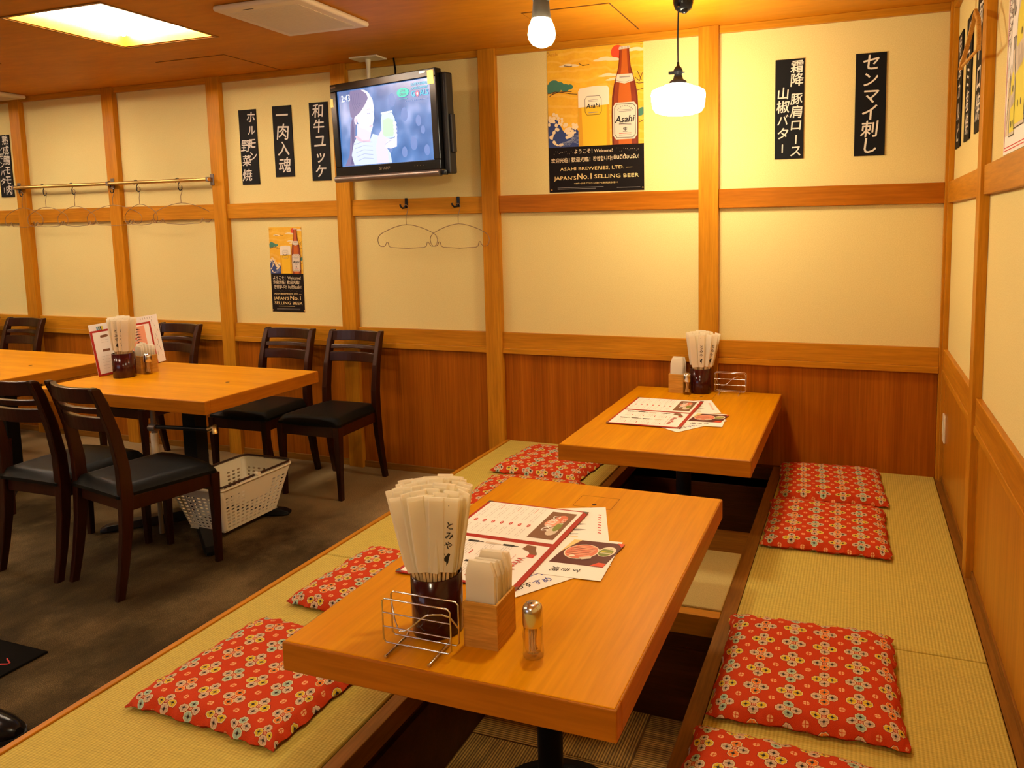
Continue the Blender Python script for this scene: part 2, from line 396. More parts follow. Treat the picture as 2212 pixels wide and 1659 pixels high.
def vtext(art, t, x, ytop, size, pitch, m, bold=.02, l=2, seed=1, sx=1.0):
    r = random.Random(seed); y = ytop
    for ch in t:
        if ch == ' ': y -= pitch*.45; continue
        k = size*r.uniform(.93, 1.08)
        if ch == 'ー': art.text('|', x, y-pitch*.5, k*.72, m, l, bold*1.4, r.uniform(-.05, .05), 1.3)
        else: art.text(ch, x+r.uniform(-.03, .03)*size, y-pitch*.5, k, m, l, bold, r.uniform(-.05, .05), sx, .10)
        y -= pitch

# ------------------------------------------------------------------ room shell
XR, CZ, PZ = .385, 2.368, .2425
XL, YN = -8.6, -6.4
wb = structure(BOX(XL, XR+.1, 0, .1, -.3, CZ, 'wallpaper').build('wall_back'))
wr = structure(BOX(XR, XR+.1, YN, 0, -.3, CZ, 'wallpaper').build('wall_right'))
structure(BOX(XL-.1, XL, YN, .1, -.3, CZ, 'wallpaper').build('wall_left'))
structure(BOX(XL-.1, XR+.1, YN-.1, YN, -.3, CZ, 'wallpaper').build('wall_front'))
# ceiling with square openings for the recessed lights
LX = [(-3.566, -2.976), (-5.12, -4.53), (-6.70, -6.11)]; LY = [(-1.35, -.762), (-3.60, -3.01)]
cm = MB(); xs = sorted([XL]+[a for p in LX for a in p]+[XR]); ys = sorted([YN]+[a for p in LY for a in p]+[0])
for i in range(len(xs)-1):
    for j in range(len(ys)-1):
        if i % 2 == 1 and j % 2 == 1: continue
        cm.box(xs[i], xs[i+1], ys[j], ys[j+1], CZ, CZ+.12, 'ceiling_ply')
cl = structure(cm.build('ceiling'))
for (a, b, c, d) in ((-3.73, -3.24, -.455, -.035), (-1.44, -1.027, -.566, -.10)):
    BOX(a, b, c, d, CZ-.0008, CZ+.0, 'groove').build('hatch_gap', cl)
    BOX(a+.005, b-.005, c+.005, d-.005, CZ-.0030, CZ-.0009, 'ceiling_ply').build('hatch_panel', cl)
# carpet floor
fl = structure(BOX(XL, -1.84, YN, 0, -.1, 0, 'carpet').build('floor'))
# raised tatami platform: wooden carcass with two pits
PITS = [(-1.56, -2.62), (-.06, -.885)]
fp = MB()
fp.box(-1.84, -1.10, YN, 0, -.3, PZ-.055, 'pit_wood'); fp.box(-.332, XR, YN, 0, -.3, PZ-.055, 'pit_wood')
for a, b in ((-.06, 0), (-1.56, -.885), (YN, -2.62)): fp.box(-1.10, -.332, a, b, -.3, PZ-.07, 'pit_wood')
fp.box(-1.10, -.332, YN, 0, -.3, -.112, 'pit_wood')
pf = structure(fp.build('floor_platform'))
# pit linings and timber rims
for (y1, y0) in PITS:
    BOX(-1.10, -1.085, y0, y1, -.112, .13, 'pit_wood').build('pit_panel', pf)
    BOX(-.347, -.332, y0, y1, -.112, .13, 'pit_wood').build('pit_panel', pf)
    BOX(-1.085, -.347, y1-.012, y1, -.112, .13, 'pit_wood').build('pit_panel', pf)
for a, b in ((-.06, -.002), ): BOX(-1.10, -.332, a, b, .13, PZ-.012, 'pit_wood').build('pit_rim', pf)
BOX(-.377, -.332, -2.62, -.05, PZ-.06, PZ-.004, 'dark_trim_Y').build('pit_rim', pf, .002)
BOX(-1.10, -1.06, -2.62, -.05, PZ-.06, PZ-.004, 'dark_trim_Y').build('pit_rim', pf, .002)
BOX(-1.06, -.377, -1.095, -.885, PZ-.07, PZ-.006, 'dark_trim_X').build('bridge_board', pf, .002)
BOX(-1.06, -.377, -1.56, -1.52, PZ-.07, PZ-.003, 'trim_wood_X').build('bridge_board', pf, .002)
BOX(-1.06, -.377, -1.518, -1.098, PZ-.05, PZ+.002, 'tatami_fine').build('tatami_mat', pf, .004)
# tatami mats left and right
for (a, b, c, d) in ((-1.825, -1.103, -1.545, -.006), (-1.825, -1.103, -3.10, -1.549), (-1.825, -1.103, -4.7, -3.104),
                     (-.330, .348, -1.573, -.006), (-.330, .348, -3.10, -1.577), (-.330, .348, -4.7, -3.104), (-1.10, -.333, -4.7, -2.70)):
    BOX(a, b, c, d, PZ-.055, PZ, 'tatami').build('tatami_mat', pf, .005)
BOX(-1.845, -1.826, YN, -.0, PZ-.16, PZ+.003, 'trim_wood_Y').build('platform_edge', pf, .002)
BOX(-1.842, -1.828, YN, 0, 0, PZ-.16, 'wainscot').build('platform_face', pf)
BOX(-1.10, -.332, -2.70, -2.62, PZ-.07, PZ-.002, 'trim_wood_X').build('bridge_board', pf, .002)
BOX(.350, XR, YN, 0, PZ-.055, PZ-.004, 'dark_trim_Y').build('platform_edge', pf)
# pit carpet tiles (0.25 m, ribs turned alternately)
for (y1, y0) in [(-1.572, -2.62), (-.072, -.885)]:
    y = y1; j = 0
    while y > y0+.01:
        yn = max(y-.25, y0); x = -1.085; i = 0
        while x < -.35:
            xn = min(x+.25, -.347); rib = 'rib_tile_x' if (i+j) % 2 else 'rib_tile_y'
            BOX(x+.0008, xn-.0008, yn+.0008, y-.0008, -.112, -.105, rib).build('carpet_tile', pf, .0015, 1)
            x = xn; i += 1
        y = yn; j += 1
# back wall timber
def wall_piece(name, x0, x1, y0, y1, z0, z1, m, par, bev=.002): return BOX(x0, x1, y0, y1, z0, z1, m).build(name, par, bev)
P = .036
posts = [(-5.585, -5.487), (-4.705, -4.607), (-3.820, -3.722), (-2.893, -2.795), (-1.944, -1.846), (-.753, -.655)]
posts = [(-7.42, -7.32), (-6.50, -6.40)]+posts
for i, (a, b) in enumerate(posts):
    wall_piece('post', a, b, -P, 0, 0 if b < -1.84 else PZ-.01, CZ, 'trim_wood_Z', wb)
wall_piece('post', .352, XR, -.028, 0, PZ-.01, CZ, 'trim_wood_Z', wb)
spans = list(zip([XL]+[b for a, b in posts], [a for a, b in posts]+[.352]))
for a, b in spans:
    low = PZ-.012 if a > -1.9 else 0
    wall_piece('upper_moulding', a, b, -.022, 0, 2.333, CZ, 'trim_wood_X', wb)
    wall_piece('middle_rail', a, b, -.024, 0, 1.504, 1.596, 'rail_dark' if a > -1.9 else 'trim_wood_X', wb)
    wall_piece('lower_rail', a, b, -.022, 0, .765, .851, 'trim_wood_X', wb)
    wall_piece('rail_ledge', a, b, -.030, 0, .735, .765, 'trim_wood_X', wb)
    # wainscot boards meeting in fine joints
    n = max(1, round((b-a)/.9)); st = (b-a)/n
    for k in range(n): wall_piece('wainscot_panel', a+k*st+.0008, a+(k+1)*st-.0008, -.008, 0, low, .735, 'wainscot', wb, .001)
for a, b in spans:
    if a < -1.9: structure(wall_piece('baseboard_back', a, b, -.018, 0, 0, .038, 'dark_trim_X', None, .001))
# right wall timber
rposts = [(-.05, 0), (-1.05, -.975), (-2.55, -2.45), (-4.1, -4.0)]
for a, b in rposts: wall_piece('post', XR-(.022 if b == 0 else .030), XR, a if b else -.0299-.02, b if b else -.0285, PZ-.01, CZ, 'trim_wood_Z', wr)
rs = [(-.975, -.05), (-2.45, -1.05), (-4.0, -2.55), (YN, -4.1)]
for a, b in rs:
    wall_piece('upper_moulding', XR-.022, XR, a, b, 2.333, CZ, 'trim_wood_Y', wr)
    wall_piece('middle_rail', XR-.020, XR, a, b, 1.504, 1.596, 'trim_wood_Y', wr)
    wall_piece('lower_rail', XR-.018, XR, a, b, .760, .851, 'trim_wood_Y', wr)
    wall_piece('rail_ledge', XR-.022, XR, a, b, .735, .760, 'trim_wood_Y', wr)
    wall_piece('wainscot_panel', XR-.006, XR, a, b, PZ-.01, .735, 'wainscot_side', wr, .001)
structure(wall_piece('baseboard_right', XR-.012, XR-.0005, YN, 0, PZ-.004, PZ+.022, 'dark_trim_Y', None, .001))

# ------------------------------------------------------------------ lamps
def recessed_light(x0, x1, y0, y1, label):
    t = thing('recessed_light', label, 'ceiling light', (x0, y0, CZ), 0, 'square recessed ceiling lights')
    W, D, H = x1-x0, y1-y0, .075
    f = MB()
    for a in ((0, .012, 0, D), (W-.012, W, 0, D), (.012, W-.012, 0, .012), (.012, W-.012, D-.012, D)): f.box(a[0], a[1], a[2], a[3], .0, H, 'trim_wood_X')
    f.build('reveal', t)
    g = MB()
    for a in ((-.012, 0, -.012, D+.012), (W, W+.012, -.012, D+.012), (0, W, -.012, 0), (0, W, D, D+.012)): g.box(a[0], a[1], a[2], a[3], -.004, -.0005, 'dark_trim_X')
    g.build('frame', t)
    BOX(.012, W-.012, .012, D-.012, H, H+.01, 'panel_glow').build('diffuser', t)
    for a in ((.02, .045, .03, D-.03), (W-.045, W-.02, .03, D-.03)): MB().tube([((a[0]+a[1])/2, a[2], H-.018), ((a[0]+a[1])/2, a[3], H-.018)], .013, 'tube_glow', 8).build('tube', t)
    for a in ((.06, W-.06, .032), (.06, W-.06, D-.032)): MB().tube([(a[0], a[2], H-.018), (a[1], a[2], H-.018)], .013, 'tube_glow', 8).build('tube', t)
LL = [['square recessed ceiling light glowing white, nearest the louvred ceiling vent', 'recessed ceiling light behind the camera over the carpet'],
      ['square recessed ceiling light whose corner just shows at the left edge', 'second recessed ceiling light behind the camera'],
      ['recessed ceiling light at the far left end of the room', 'third recessed ceiling light behind the camera']]
for i, (a, b) in enumerate(LX):
    for j, (c, d) in enumerate(LY): recessed_light(a, b, c, d, LL[i][j])
# bare bulb above the near table
bx, by, bz = -.683, -2.105, 1.853
t = thing('hanging_bulb', 'bare glowing globe bulb in a grey socket above the near table', 'lamp', (bx, by, CZ))
z = bz-CZ
MB().lathe([(.012, .038), (.022, .028), (.029, .012), (.031, -.002), (.029, -.014), (.022, -.024), (.010, -.030), (.001, -.031)], (0, 0, z), 'bulb_glow', 20).build('bulb_globe', t)
MB().lathe([(.018, .068), (.0185, .062), (.020, .045), (.022, .030)], (0, 0, z), 'bulb_base', 18).build('bulb_collar', t)
MB().lathe([(.012, .13), (.019, .125), (.019, .070), (.017, .066)], (0, 0, z), 'socket_grey', 18).build('socket', t)
MB().tube([(0, 0, -.02), (0, 0, z+.12)], .003, 'iron_black', 6).build('cord', t)
MB().lathe([(.045, 0), (.045, -.012), (.03, -.03), (.012, -.036)], (0, 0, 0), 'gloss_black', 20).build('ceiling_rose', t)
# opal pendants: one over the far table, one behind the camera over the next table
def pendant(px, py, label, glow):
    t = thing('pendant_lamp', label, 'lamp', (px, py, CZ))
    MB().lathe([(.001, 1.886), (.070, 1.889), (.096, 1.897), (.107, 1.912), (.112, 1.940), (.114, 1.967), (.110, 1.982), (.093, 1.991), (.066, 1.996), (.060, 2.004), (.045, 2.009), (.030, 2.012)], (0, 0, -CZ), glow, 40).build('shade', t)
    sh_ = MB().lathe([(.038, 2.010), (.036, 2.022), (.022, 2.030), (.019, 2.040), (.016, 2.050), (.019, 2.056), (.020, 2.066), (.014, 2.078), (.006, 2.086), (.005, 2.10)], (0, 0, -CZ), 'gloss_black', 20).build('shade_holder', t)
    BOX(-.040, -.018, -.006, .006, 2.052-CZ, 2.064-CZ, 'gloss_black').build('switch_key', sh_)
    MB().tube([(.018, 0, 2.056-CZ), (.028, 0, 2.057-CZ)], .003, 'gloss_black', 6).build('screw', sh_)
    MB().tube([(0, 0, 2.09-CZ), (-.001, 0, 2.2-CZ), (.002, 0, 2.315-CZ)], .0038, 'soft_black', 6).build('cord', t)
    cn_ = MB().lathe([(.001, 2.296), (.018, 2.300), (.034, 2.312), (.042, 2.335), (.045, CZ)], (.022, 0, -CZ), 'gloss_black', 20).build('canopy', t)
    MB().lathe([(.001, 2.290), (.010, 2.292), (.014, 2.302), (.014, 2.325)], (.030, -.012, -CZ), 'gloss_black', 14).build('cord_grip', cn_)
    MB().lathe([(.006, .0), (.005, .002), (.001, .003)], (.012, -.036, 2.312-CZ), 'steel', 10).build('screw', cn_)
pendant(-.733, -.55, 'pendant lamp with glowing milk glass shade hanging over the far table', 'shade_glow')
pendant(-.72, -4.05, 'pendant lamp of the next table behind the camera', 'shade_glow_rear')
wn = structure(BOX(-5.6, -2.6, YN-.01, YN+.004, .95, 2.05, 'window_glow').build('window_1'))
for a in ((-5.65, -5.6, .90, 2.10), (-2.6, -2.55, .90, 2.10), (-4.13, -4.07, .95, 2.05)): BOX(a[0], a[1], YN, YN+.03, a[2], a[3], 'trim_wood_Z').build('window_frame', wn)
for a in ((.90, .95), (2.05, 2.10)): BOX(-5.6, -2.6, YN, YN+.03, a[0], a[1], 'trim_wood_X').build('window_frame', wn)

# ------------------------------------------------------------------ ceiling fittings
def vent(x0, y0, wd, dp, label):
    t = thing('ceiling_vent', label, 'vent', (x0, y0, CZ), 0, 'louvred ceiling vents')
    cv_ = BOX(0, wd, 0, dp, -.026, -.001, 'ac_white').build('cover', t, .012, 4)
    g = MB(); n = 42
    for k in range(n):
        y = .05+(dp-.10)*k/(n-1); g.box(.05, wd-.05, y-.0022, y+.0022, -.0285, -.026, 'ac_white')
    o = g.build('louvre', cv_, kind='stuff')
    BOX(wd*.3, wd*.42, .028, .031, -.0275, -.026, 'soft_black').build('badge', cv_)
vent(-2.59, -1.155, .455, .455, 'large cream louvred ceiling vent left of the bare bulb')
vent(-5.88, -.50, .50, .455, 'cream louvred ceiling vent cut by the left edge above the coat rail')

# ------------------------------------------------------------------ wall plaques
def plaque(frame, W, H, cols, label, seed, rightwall=False):
    """frame: (x or y of the left edge, z bottom)"""
    a, z0, tilt = frame
    mb = MB()
    if not rightwall:
        mb.X = Matrix.Translation((a, 0, z0)) @ Matrix.Rotation(tilt, 4, 'Y')
        mb.box(0, W, -.006, -.0005, 0, H, 'board_black'); art = Art(mb, (0, -.006, 0), (1, 0, 0), (0, 0, 1), (0, -1, 0))
    else:
        mb.box(XR-.006, XR-.0005, a-W, a, z0, z0+H, 'board_black'); art = Art(mb, (XR-.006, a, z0), (0, -1, 0), (0, 0, 1), (-1, 0, 0))
    for (txt, x, top, size, pitch) in cols: vtext(art, txt, x, top, size, pitch, 'brush_white', .013, 2, seed)
    o = mb.build('menu_plaque'); tag(o, label, 'sign', 'black hanging menu boards'); return o
plaque((-5.785, 1.690, 0), .13, .432, [('熟成鴨モモ肉', .088, .425, .070, .069), ('レモンバター', .036, .37, .052, .058)], 'black menu board cut by the left edge, two columns of white brush lettering', 1)
plaque((-3.605, 1.710, .0), .132, .450, [('ホルモン', .092, .438, .066, .078), ('野菜焼', .042, .272, .074, .088)], 'black menu board with two columns of lettering, furthest left of three beside the television', 2)
plaque((-3.348, 1.748, 0), .140, .418, [('一肉入魂', .070, .405, .098, .098)], 'black menu board with four large characters, middle of three beside the television', 3)
plaque((-3.078, 1.717, 0), .132, .452, [('和牛ユッケ', .066, .440, .088, .087)], 'black menu board with five characters touching the left side of the television', 4)
plaque((-.392, 1.729, 0), .132, .458, [('霜降 豚肩ロース', .098, .448, .060, .060), ('山椒バター', .036, .330, .058, .062)], 'black menu board with two full columns of lettering right of the pendant lamp', 5)
plaque((-.034, 1.728, 0), .132, .457, [('センマイ刺し', .066, .447, .076, .074)], 'black menu board with one column of six characters nearest the room corner', 6)
plaque((-.10, 1.731, 0), .155, .466, [('特選カルビ', .078, .45, .088, .088)], 'black menu board on the side wall, first from the corner', 7, True)
plaque((-.38, 1.732, 0), .155, .466, [('ハラミ塩焼', .078, .45, .088, .088)], 'black menu board on the side wall, middle of three', 8, True)
plaque((-.665, 1.733, 0), .155, .466, [('豚トロ焼', .078, .44, .098, .104)], 'black menu board on the side wall, beside the timber post', 9, True)

# ------------------------------------------------------------------ beer posters
def dotrow(a, x0, x1, y, n, seed, k=1):
    r = random.Random(seed)
    for i in range(n): a.ell(x0+(x1-x0)*(i+.5)/n, y+r.uniform(-.009, .009)*k, .0013*k, .0013*k, 'print_cream', 3, 6)
def beer_poster(x0, z0, W, H, label, tall, shear=0):
    mb = MB(); mb.X = Matrix(((1, 0, shear, x0), (0, 1, 0, 0), (0, 0, 1, z0), (0, 0, 0, 1)))
    mb.box(0, W, -.0022, -.0008, 0, H, 'print_cream')
    a = Art(mb, (0, -.0022, 0), (1, 0, 0), (0, 0, 1), (0, -1, 0), .0002); a.clip = (0, W)
    hb = H*(.32 if not tall else .455)            # black band height
    a.rect(0, 0, W, hb, 'print_black', 1); a.rect(0, hb, W, H, 'print_gold', 1)
    X = lambda u: u*W; Y = lambda v: hb+(H-hb)*v    # picture coordinates 0..1
    def blob(cs, m, l): 
        for u, v, r in cs: a.ell(X(u), Y(v), r*W, r*W*.8, m, l, 14)
    def S(pts): return [(X(u), Y(v)) for u, v in pts]
    # sun, clouds, pines, branches
    a.ell(X(.74), Y(.925), .066*W, .066*W, 'print_sun', 2, 24)
    for cu, cv, sc in ((.64, .86, 1), (.66, .70, .8), (.95, .93, .9), (.72, .655, .7), (.24, .83, .75)):
        for du, dv, ru, rv in ((-.09, 0, .06, .010), (-.03, .01, .07, .016), (.04, .0, .07, .014), (.09, -.008, .05, .009)):
            a.ell(X(cu+du*sc), Y(cv+dv*sc), ru*sc*W, rv*sc*(H-hb)*1.2, 'print_cream', 3, 14)
    for k, (u, v, r) in enumerate([(.02, .62, .05), (.07, .65, .06), (.13, .635, .05), (.19, .61, .05), (.24, .615, .035), (.10, .605, .05), (.03, .59, .04), (.96, .31, .045), (.99, .33, .04)]): a.ell(X(u), Y(v), r*W, r*W*.75, 'print_teal', 4+k % 3, 12)
    for pts in ([(.0, .56), (.08, .575), (.16, .565), (.24, .545), (.32, .535)], [(.05, .55), (.12, .57), (.2, .57), (.26, .565)], [(.08, .575), (.02, .53)],
                [(.90, .62), (.95, .60), (1.0, .60)], [(.92, .66), (.96, .62), (.99, .70)], [(.94, .72), (.98, .63)], [(.93, .53), (1.0, .545)], [(.95, .21), (1.0, .235)],
                [(.18, .835), (.24, .822), (.27, .825)], [(.34, .845), (.38, .82), (.45, .825)]):
        a.line(S(pts), .0065*W, 'print_branch', 7)
    # plain blue swell with pale foam
    a.poly(S([(0, 0), (.325, 0), (.325, .16), (.27, .22), (.22, .13), (.16, .17), (.10, .29), (0, .30)]), 'print_navy', 4)
    r = random.Random(5)
    for k in range(150):
        if k % 3 == 0: u = r.uniform(.0, .32); v = (.32-.9*abs(u-.07) if u < .22 else .13+.7*(u-.22))+r.uniform(-.03, .05)
        elif k % 3 == 1: q = r.random(); u = .02+.06*math.sin(7*q)+.10*q; v = .01+.26*(1-q)+.02*math.sin(20*q)
        else: q = r.random(); u = .20+.05*math.sin(9*q)+.05*q; v = .10+.13*q
        rad = r.uniform(.006, .019); a.ell(X(max(.012, u)), Y(max(.016, v)), rad*W, rad*W, 'print_cream', 5+k % 3, 9)
    for k in range(7): a.line(S([(.10+.02*k, .01), (.16+.02*k, .05+.004*k), (.26, .05+.012*k), (.325, .03+.014*k)]), .003*W, 'print_navy_hi', 8)
    # glass
    a.poly(S([(.335, 0), (.325, .33), (.33, .585), (.65, .605), (.65, .33), (.655, 0)]), 'print_beer', 8)
    a.poly(S([(.335, 0), (.328, .40), (.36, .40), (.375, 0)]), 'print_beer_dark', 9); a.poly(S([(.62, 0), (.625, .41), (.65, .41), (.655, 0)]), 'print_beer_dark', 9)
    a.poly(S([(.328, .395), (.328, .56), (.345, .59), (.49, .605), (.63, .60), (.652, .575), (.652, .412)]), 'print_foam', 10)
    def oct_(cx, cy, w_, h_, c, m, l): a.poly(S([(cx-w_, cy-h_+c), (cx-w_+c*.7, cy-h_), (cx+w_-c*.7, cy-h_), (cx+w_, cy-h_+c), (cx+w_, cy+h_-c), (cx+w_-c*.7, cy+h_), (cx-w_+c*.7, cy+h_), (cx-w_, cy+h_-c)]), m, l)
    def octline(cx, cy, w_, h_, c, m, l, wd):
        p = [(cx-w_, cy-h_+c), (cx-w_+c*.7, cy-h_), (cx+w_-c*.7, cy-h_), (cx+w_, cy-h_+c), (cx+w_, cy+h_-c), (cx+w_-c*.7, cy+h_), (cx-w_+c*.7, cy+h_), (cx-w_, cy+h_-c)]; a.line(S(p+p[:1]), wd*W, m, l)
    octline(.485, .41, .085, .095, .03, 'ink_black', 12, .004)
    a.text('Asahi', X(.485), Y(.405), .062*W, 'ink_black', 12, .02, .05, 1.05, .25)
    for q in (.34, .335, .465, .45): a.line(S([(.435, q), (.535, q+.003)]), .004*W, 'ink_grey', 12)
    # bottle
    def bottle(f, m, l):
        prof = [(.133, 0), (.136, .30), (.130, .48), (.110, .60), (.082, .70), (.062, .78), (.052, .88), (.048, .955)]
        c = .812
        a.poly(S([(c-w_*f, v) for w_, v in prof]+[(c+w_*f, v) for w_, v in reversed(prof)]), m, l)
    bottle(1, 'print_amber_dark', 13); bottle(.86, 'print_amber', 14); bottle(.5, 'print_amber_mid', 15)
    a.poly(S([(.755, .945), (.760, .972), (.865, .975), (.870, .95)]), 'print_label', 16)
    for k in range(7): a.line(S([(.765+.015*k, .948), (.768+.015*k, .97)]), .004*W, 'ink_grey', 17)
    a.poly(S([(.722, .63), (.736, .70), (.888, .70), (.905, .63), (.812, .605)]), 'print_label', 16)
    a.line(S([(.73, .64), (.812, .618), (.896, .64)]), .004*W, 'ink_grey', 17); a.line(S([(.76, .672), (.865, .672)]), .012*W, 'ink_grey', 17)
    oct_(.812, .235, .122, .185, .04, 'print_label', 16); octline(.812, .235, .106, .168, .035, 'ink_black', 17, .005)
    a.text('Asahi', X(.812), Y(.25), .088*W, 'ink_black', 17, .03, .03, 1.0, .25)
    a.text('生', X(.812), Y(.145), .050*W, 'ink_black', 17, .02)
    for i in range(9): aa = PI*(.15+.7*i/8); a.ell(X(.812+.085*math.cos(aa)), Y(.315+.07*math.sin(aa)), .007*W, .006*W, 'ink_grey', 17, 6)
    for q, m_ in ((.205, 'ink_black'), (.195, 'ink_grey'), (.33, 'ink_grey'), (.345, 'ink_grey'), (.11, 'ink_red'), (.092, 'ink_grey')): a.line(S([(.75, q), (.875, q)]), .006*W, m_, 17)
    a.text('Asahi', X(.07), Y(.955), .05*W, 'print_beer_dark', 17, .01, 0, 1.05, .2)
    # writing on the black band
    c = 'print_cream'; g = 'print_goldtext'
    if not tall:
        k = W
        a.text('ようこそ！', X(.385), hb*.885, .052*k, c, 3, .007, width=.19*k); a.text('Welcome!', X(.585), hb*.885, .046*k, c, 3, .007, width=.19*k)
        dotrow(a, X(.05), X(.27), hb*.885, 12, 1, k*2); dotrow(a, X(.71), X(.95), hb*.89, 13, 2, k*2)
        a.text('欢迎光临！', X(.14), hb*.70, .05*k, c, 3, .008, width=.20*k); a.text('歡迎光臨！', X(.36), hb*.705, .05*k, c, 3, .008, width=.20*k)
        a.text('환영합니다!', X(.575), hb*.71, .05*k, c, 3, .008, width=.20*k); a.text('ยินดีต้อนรับ!', X(.82), hb*.73, .055*k, c, 3, .006, width=.26*k)
        a.text('ASAHI BREWERIES, LTD. —', X(.50), hb*.51, .046*k, g, 3, .004, width=.76*k)
        a.text('JAPAN’S', X(.175), hb*.31, .052*k, g, 3, .006, width=.24*k); a.text('No.1', X(.385), hb*.335, .080*k, g, 3, .006, width=.15*k)
        a.text('SELLING BEER', X(.715), hb*.325, .052*k, g, 3, .006, width=.46*k)
        a.text('※1989年～2021年 アサヒビール年間ビール課税移出数量に基づく', X(.5), hb*.185, .02*k, g, 3, .0, width=.46*k)
        for q, x1 in ((.10, .58), (.07, .50)): a.line([(X(.09), hb*q), (X(x1), hb*q)], .004*W, 'ink_grey', 3)
        a.line([(X(.72), hb*.07), (X(.96), hb*.07)], .004*W, 'ink_grey', 3)
    else:
        k = W
        rows = [(.885, 'ようこそ！', 'Welcome!'), (.765, '欢迎光临！', '歡迎光臨！'), (.645, '환영합니다!', 'ยินดีต้อนรับ!')]
        for q, s1, s2 in rows:
            a.text(s1, X(.28), hb*q, .1*k, c, 3, .008, width=.38*k); a.text(s2, X(.72), hb*q, .095*k, c, 3, .008, width=.40*k)
        dotrow(a, X(.08), X(.93), hb*.55, 26, 3, k*2)
        a.text('ASAHI BREWERIES, LTD. —', X(.5), hb*.47, .06*k, g, 3, .004, width=.84*k)
        a.text('JAPAN’S', X(.30), hb*.345, .10*k, g, 3, .006, width=.46*k); a.text('No.1', X(.74), hb*.36, .15*k, g, 3, .006, width=.32*k)
        a.text('SELLING BEER', X(.5), hb*.225, .10*k, g, 3, .006, width=.86*k)
        a.line([(X(.2), hb*.145), (X(.7), hb*.145)], .008*W, 'print_goldtext', 3)
        for q in (.08, .055): a.line([(X(.14), hb*q), (X(.86), hb*q)], .005*W, 'ink_grey', 3)
    root = mb.build('beer_poster'); tag(root, label, 'poster')
    for u, v in ((.02, .985), (.98, .985), (.025, .018), (.985, .018)):
        q = MB().lathe([(.001, .004), (.0035*max(1, W*2), .003), (.004*max(1, W*2), 0)], (0, 0, 0), 'brass', 10)
        q.v = [Vector((x0+u*W+shear*v*H+p[0], -.0026-p[2], z0+v*H+p[1])) for p in q.v]; q.build('push_pin', root)
    return root
beer_poster(-1.557, 1.604, .520, .728, 'large golden beer poster with full glass and brown bottle, right of the hanging coat hangers', False)
beer_poster(-3.436, .928, .246, .518, 'small narrow golden beer poster with black text band, between dining chairs and rail', True, .012)

# hand drawn drinks poster on the side wall
mb = MB(); W, H = .62, .70; mb.box(XR-.0022, XR-.0006, -1.262-W, -1.262, 1.606, 1.606+H, 'paper')
a = Art(mb, (XR-.0022, -1.262, 1.606), (0, -1, 0), (0, 0, 1), (-1, 0, 0), .0002)
for q, m_ in ((.010, 'ink_red'), (.018, 'ink_red')): a.line([(q, q), (W-q, q), (W-q, H-q), (q, H-q), (q, q)], .0028, m_, 2)
def sketch_bottle(x, y, h, m, seed):
    w_ = h*.135; pr = [(w_, 0), (w_, .50*h), (w_*.8, .60*h), (w_*.36, .74*h), (w_*.36, .97*h), (w_*.4, h)]
    pts = [(x-p, y+q) for p, q in pr]+[(x+p, y+q) for p, q in reversed(pr)]
    a.poly(pts, 'print_label', 3); a.line(pts+pts[:1], .0026, 'ink_black', 6)
    a.poly([(x-w_*.95, y+.01), (x-w_*.95, y+.28*h), (x+w_*.95, y+.34*h), (x+w_*.95, y+.01)], m, 4)
    a.poly([(x-w_*.9, y+.42*h), (x-w_*.9, y+.58*h), (x-w_*.2, y+.66*h), (x+w_*.5, y+.60*h), (x+w_*.2, y+.44*h)], m, 4)
    r = random.Random(seed)
    for k in range(8): a.line([(x-w_*.5+k*w_*.13, y+.30*h), (x-w_*.5+k*w_*.13, y+(.36+.07*r.random())*h)], .0016, 'ink_grey', 6)
    for k in range(3): a.ell(x+w_*(-.3+.3*k), y+(.12+.36*(k % 2))*h, .006, .010, 'ink_black', 6, 8)
    a.poly([(x-w_*.36, y+.86*h), (x+w_*.36, y+.88*h), (x+w_*.38, y+h), (x-w_*.38, y+h)], 'ink_grey', 5)
sketch_bottle(.115, .045, .26, 'print_yellow', 1); sketch_bottle(.21, .06, .50, 'print_yellow', 2); sketch_bottle(.33, .07, .42, 'print_blue', 3); sketch_bottle(.46, .05, .50, 'print_yellow', 4)
for k in range(9):
    r = random.Random(k); x = .03+.008*(k % 5); y = .05+.03*k
    a.line([(x, y), (x+.014, y+.02), (x+.004, y+.05), (x+.02, y+.07)], .0022, 'ink_black', 5)
a.poly([(.035, .05), (.07, .05), (.075, .22), (.04, .20)], 'print_cream', 3)
vtext(a, 'ハイボール', .095, .68, .060, .066, 'ink_black', .01, 6, 3); vtext(a, 'すっきりさわやか', .060, .60, .030, .034, 'ink_black', .006, 6, 4); vtext(a, 'よく冷えてます', .035, .50, .026, .030, 'ink_black', .006, 6, 5)
a.ell(.15, .63, .02, .03, 'print_yellow', 4)
tag(mb.build('drinks_poster'), 'white hand drawn drinks poster with yellow bottles and red border on side wall', 'poster')

# ------------------------------------------------------------------ television
tv = thing('television', 'black flat television tilted above the coat hooks, girl holding jar on screen', 'television', (-2.392, -.253, 1.974))
tv.rotation_mode = 'XYZ'
tv.matrix_world = Matrix.Translation((-2.392, -.253, 1.974)) @ Matrix.Rotation(math.radians(-13.158), 4, 'Z') @ Matrix.Rotation(math.radians(1.829), 4, 'X')
f = MB()
f.box(-.400, .400, -.012, .03, .205, .246, 'gloss_black'); f.box(-.400, .400, -.012, .03, -.252, -.202, 'gloss_black')
f.box(-.400, -.355, -.012, .03, -.202, .205, 'gloss_black'); f.box(.355, .400, -.012, .03, -.202, .205, 'gloss_black'); bz_ = f.build('bezel', tv, .004, 2)
BOX(-.39, .39, .03, .075, -.25, .235, 'soft_black').build('back_cover', tv, .012)
BOX(-.25, .30, .075, .14, -.18, .16, 'soft_black').build('rear_housing', tv, .015)
